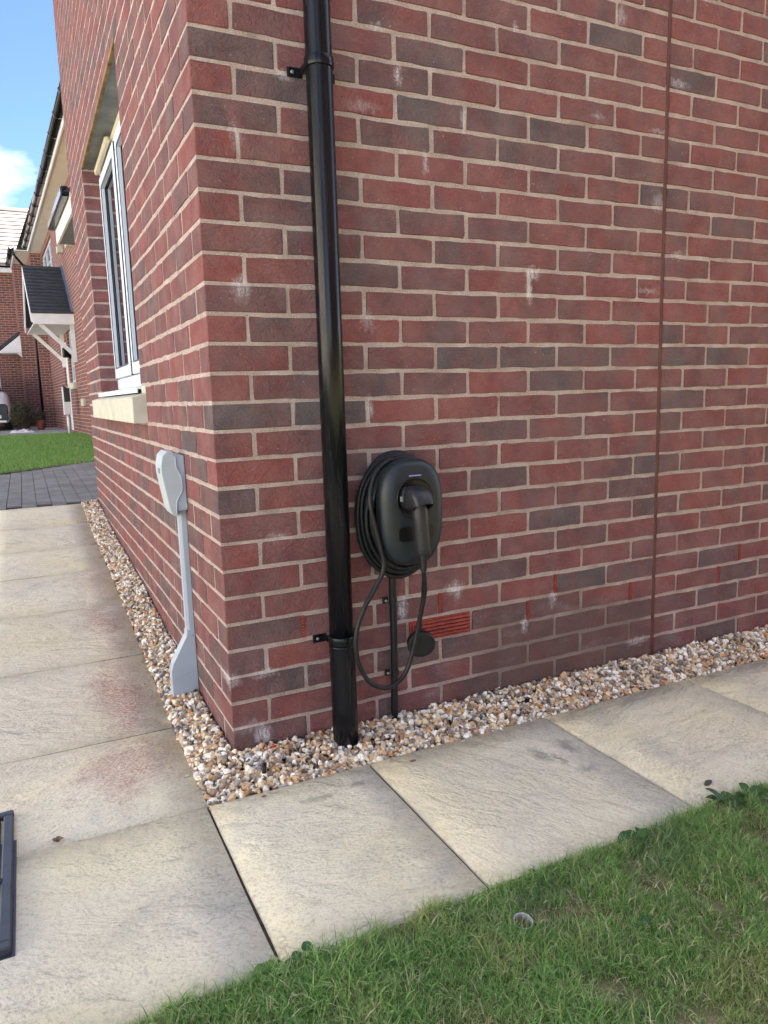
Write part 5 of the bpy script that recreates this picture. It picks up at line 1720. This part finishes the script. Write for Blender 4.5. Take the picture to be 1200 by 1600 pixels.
def far_things():
    # utility pillar by the lawn edge
    x, y, z = 0.44, 15.6, 0.33
    root = empty('utility_pillar', (x, y, z), 'slim white utility pillar with black upper cover beside the far lawn', 'pillar')
    mb = MB(); mb.tube([(x, y, z-.05), (x, y, z+.45)], .03, 10); mb.build('post', WHITE_PAINT, root)
    mb = MB(); mb.box(x-.075, x+.065, y-.08, y+.08, z+.42, z+1.02, .008); cb = mb.build('cabinet', WHITE_PAINT, root)
    mb = MB(); mb.prism([(x-.052, z+.70), (x+.075, z+.70), (x+.075, z+.99), (x+.02, z+1.0), (x-.052, z+1.06)], 'y', y-.095, y-.081, .004); mb.build('cover', CAR_BLACK, cb)
    # shrub in a pot
    bx, by, bz = -0.40, 19.6, 0.335
    root = empty('potted_shrub', (bx, by, bz), 'dark brownish shrub spilling over a terracotta pot by the parked car', 'shrub')
    mb = MB(); n = 20; px = bx+.36
    mb.loft([[(px+r*math.cos(2*math.pi*j/n), by+r*math.sin(2*math.pi*j/n), bz+h) for j in range(n)] for r, h in ((.08, 0), (.11, .2), (.12, .22), (.12, .26), (.105, .26), (.1, .2))], True, True)
    mb.build('pot', TERRACOTTA, root)
    mb = MB()
    for k in range(9):
        a = random.uniform(0, 6.28)
        mb.tube(catmull([(bx, by, bz), (bx+.15*math.cos(a), by+.15*math.sin(a), bz+.25), (bx+.38*math.cos(a), by+.3*math.sin(a), bz+.45+.1*random.random())], 4), .008, 5)
    mb.build('stem', DEAD_LEAF, root)
    mb = MB()
    for k in range(4200):
        while True:
            u = np.array([random.uniform(-1, 1), random.uniform(-1, 1), random.uniform(-1, 1)])
            r = np.linalg.norm(u)
            if r < 1 and random.random() < .25+.75*r: break
        wob = 1+.18*math.sin(5*u[0]+3)+.15*math.sin(7*u[1]+9*u[2])
        p = Vector((bx+.42*u[0]*wob, by+.36*u[1]*wob, bz+.37+.35*u[2]*wob))
        if p.z < bz+.02: continue
        M = Matrix.Translation(p) @ Matrix.Rotation(random.uniform(0, 6.3), 4, 'Z') @ Matrix.Rotation(random.uniform(-1, 1), 4, 'X') @ Matrix.Rotation(random.uniform(-1, 1), 4, 'Y')
        s = random.uniform(.016, .034)
        b = len(mb.v); mb.v += [tuple(M @ Vector(q)) for q in ((-s, 0, 0), (0, -s*.45, .003), (s, 0, 0), (0, s*.45, .003))]; mb.f.append((b, b+1, b+2, b+3)); mb.s.append(False)
    f = mb.build('foliage', SHRUB_LEAF, root, fix=False)
    # crumpled cloth on the footway
    nx, ny = 16, 8; v = []
    for j in range(ny):
        for i in range(nx):
            a, b = i/(nx-1)*2-1, j/(ny-1)*2-1
            e = max(0, 1-a*a)*max(0, 1-b*b)
            v.append((-.50+.27*a, 18.0+.16*b, .336+e**.5*(.05+.035*math.sin(7*a+3*b)+.02*math.sin(13*a-5*b))))
    f = [(j*nx+i, j*nx+i+1, (j+1)*nx+i+1, (j+1)*nx+i) for j in range(ny-1) for i in range(nx-1)]
    tag(add('crumpled_cloth', mesh_from('crumpled_cloth', v, f, CLOTH_P, True)), 'crumpled pale cloth on the footway in front of the shrub', 'cloth')
    # parked car, nose towards the camera; only its corner shows
    cx, y0, g = -1.62, 20.3, 0.329
    root = empty('parked_car', (cx, y0+2.1, g), 'white parked car nose at the far left edge', 'car')
    st = [(-.02, .30, .62, .66), (0.0, .24, .80, .74), (.12, .20, .88, .78), (.9, .20, .89, 1.00), (1.2, .20, .90, 1.06), (2.9, .20, .90, 1.05), (3.9, .22, .86, 1.0), (4.15, .3, .78, .85)]
    mb = MB(); rings = []
    for yy, zb, hw, zt in st:
        rings.append([(cx+sx*hw*fx, y0+yy, g+z) for sx, fx, z in ((-1, .9, zb), (-1, 1, zb+.12), (-1, 1, (zb+zt)/2+.1), (-1, .93, zt-.06), (-1, .8, zt), (1, .8, zt), (1, .93, zt-.06), (1, 1, (zb+zt)/2+.1), (1, 1, zb+.12), (1, .9, zb))])
    mb.loft(rings); mb.build('body', CAR_PAINT, root)
    mb = MB()
    rings = []
    for yy, z, hw in ((.95, 1.0, .74), (1.65, 1.50, .62), (3.2, 1.53, .62), (3.95, 1.05, .70)):
        rings.append([(cx-hw, y0+yy, g+.98), (cx-hw*.9, y0+yy, g+z), (cx+hw*.9, y0+yy, g+z), (cx+hw, y0+yy, g+.98)])
    mb.loft(rings, smooth=False); mb.build('glasshouse', CHARGER_DARK, root)
    mb = MB(); mb.box(cx-.60, cx+.60, y0+1.7, y0+3.1, g+1.50, g+1.56, .02); mb.build('roof', CAR_PAINT, root)
    mb = MB(); mb.box(cx-.82, cx+.83, y0-.045, y0+.12, g+.28, g+.68, .02); gr = mb.build('grille', CAR_BLACK, root)
    mb = MB(); mb.box(cx-.70, cx+.78, y0-.07, y0-.02, g+.22, g+.275, .01); mb.build('bumper_lip', CAR_PAINT, root)
    mb = MB(); mb.box(cx+.32, cx+.66, y0-.052, y0-.046, g+.33, g+.42); mb.build('number_plate', WHITE_PAINT, gr)
    for sx in (-1, 1):
        mb = MB(); a, b = sorted((cx+sx*.5, cx+sx*.80)); mb.box(a, b, y0-.022, y0+.2, g+.60, g+.71, .02); mb.build('headlight', CHARGER_DARK, root)
        for yy in (.75, 3.35):
            mb = MB(); xx = cx+sx*.80
            mb.tube([(xx-.1, y0+yy, g+.31), (xx+.1, y0+yy, g+.31)], .31, 22); w = mb.build('wheel', TYRE, root)
            mb = MB(); mb.tube([(xx+sx*.09, y0+yy, g+.31), (xx+sx*.106, y0+yy, g+.31)], .20, 18); mb.build('rim', STEEL, w)
far_things()

# ------------------------------------------------------------------ unseen rest of the street, added to throw sunlight back and shade the front
def street():
    mb = MB(); mb.box(-9.0, -3.2, -30, 60, 0.0, 0.16) if False else None
    v = []; ys = [-40, -6, -0.18, 1.49, 3.88, 6.9, 16, 60]
    for y in ys: v += [(-30, y, zpath(y)-.06), (-2.6, y, zpath(y)-.06)]
    f = [(2*i, 2*i+1, 2*i+3, 2*i+2) for i in range(len(ys)-1)]
    o = add('road', mesh_from('road', v, f, PALE_PAVE)); o['kind'] = 'structure'  # unseen pale road, added to bounce sunlight
    def plain_house(name, label, x0, x1, y0, y1, mat, facing):
        root = empty(name, ((x0+x1)/2, (y0+y1)/2, 0), label, 'house')
        mb = MB(); mb.box(x0, x1, y0, y1, -.2, 5.1); mb.build('wall', mat, root)
        mb = MB(); xm = (x0+x1)/2
        mb.v = [(x0-.3, y0-.2, 5.1), (x1+.3, y0-.2, 5.1), (x1+.3, y1+.2, 5.1), (x0-.3, y1+.2, 5.1), (xm, y0-.2, 7.6), (xm, y1+.2, 7.6)]
        mb.f = [(0, 3, 5, 4), (1, 4, 5, 2), (0, 4, 1), (3, 2, 5), (0, 1, 2, 3)]; mb.s = [False]*5
        mb.build('roof', SLATE, root)
        for z in (.9, 3.4):
            n = int((y1-y0)/2.6) if facing == 'x' else int((x1-x0)/2.6)
            for k in range(n):
                mb = MB()
                if facing == 'x': c = y0+1.3+2.6*k; mb.box(x1-.02, x1+.03, c-.6, c+.6, z, z+1.2)
                else: c = x0+1.3+2.6*k; mb.box(c-.6, c+.6, y1-.02, y1+.03, z, z+1.2)
                mb.build('window', GLASS, root)
    plain_house('bounce_house', 'unseen cream rendered house added across the street to reflect sunlight', -17, -10, -9, 3, RENDER, 'x')
    plain_house('bounce_house', 'second unseen cream rendered house added farther up the road to reflect sunlight', -17, -10, 5, 18, RENDER, 'x')
    plain_house('brick_house', 'unseen brick house added close behind the camera to shade the front wall', -0.2, 9, -12, -4.4, FAR_BRICK_P, 'y')
PALE_PAVE = simple('pale_concrete_road', (0.34, 0.33, 0.31), 0.9, 0.1, 2, 0.002, 0.2)
RENDER = simple('cream_render', (0.76, 0.70, 0.61), 0.9, 0.06, 2, 0.002, 0.2)
FAR_BRICK_P = simple('plain_brickwork', (0.17, 0.085, 0.07), 0.9, 0.3, 5, 0.004, 0.2)
street()
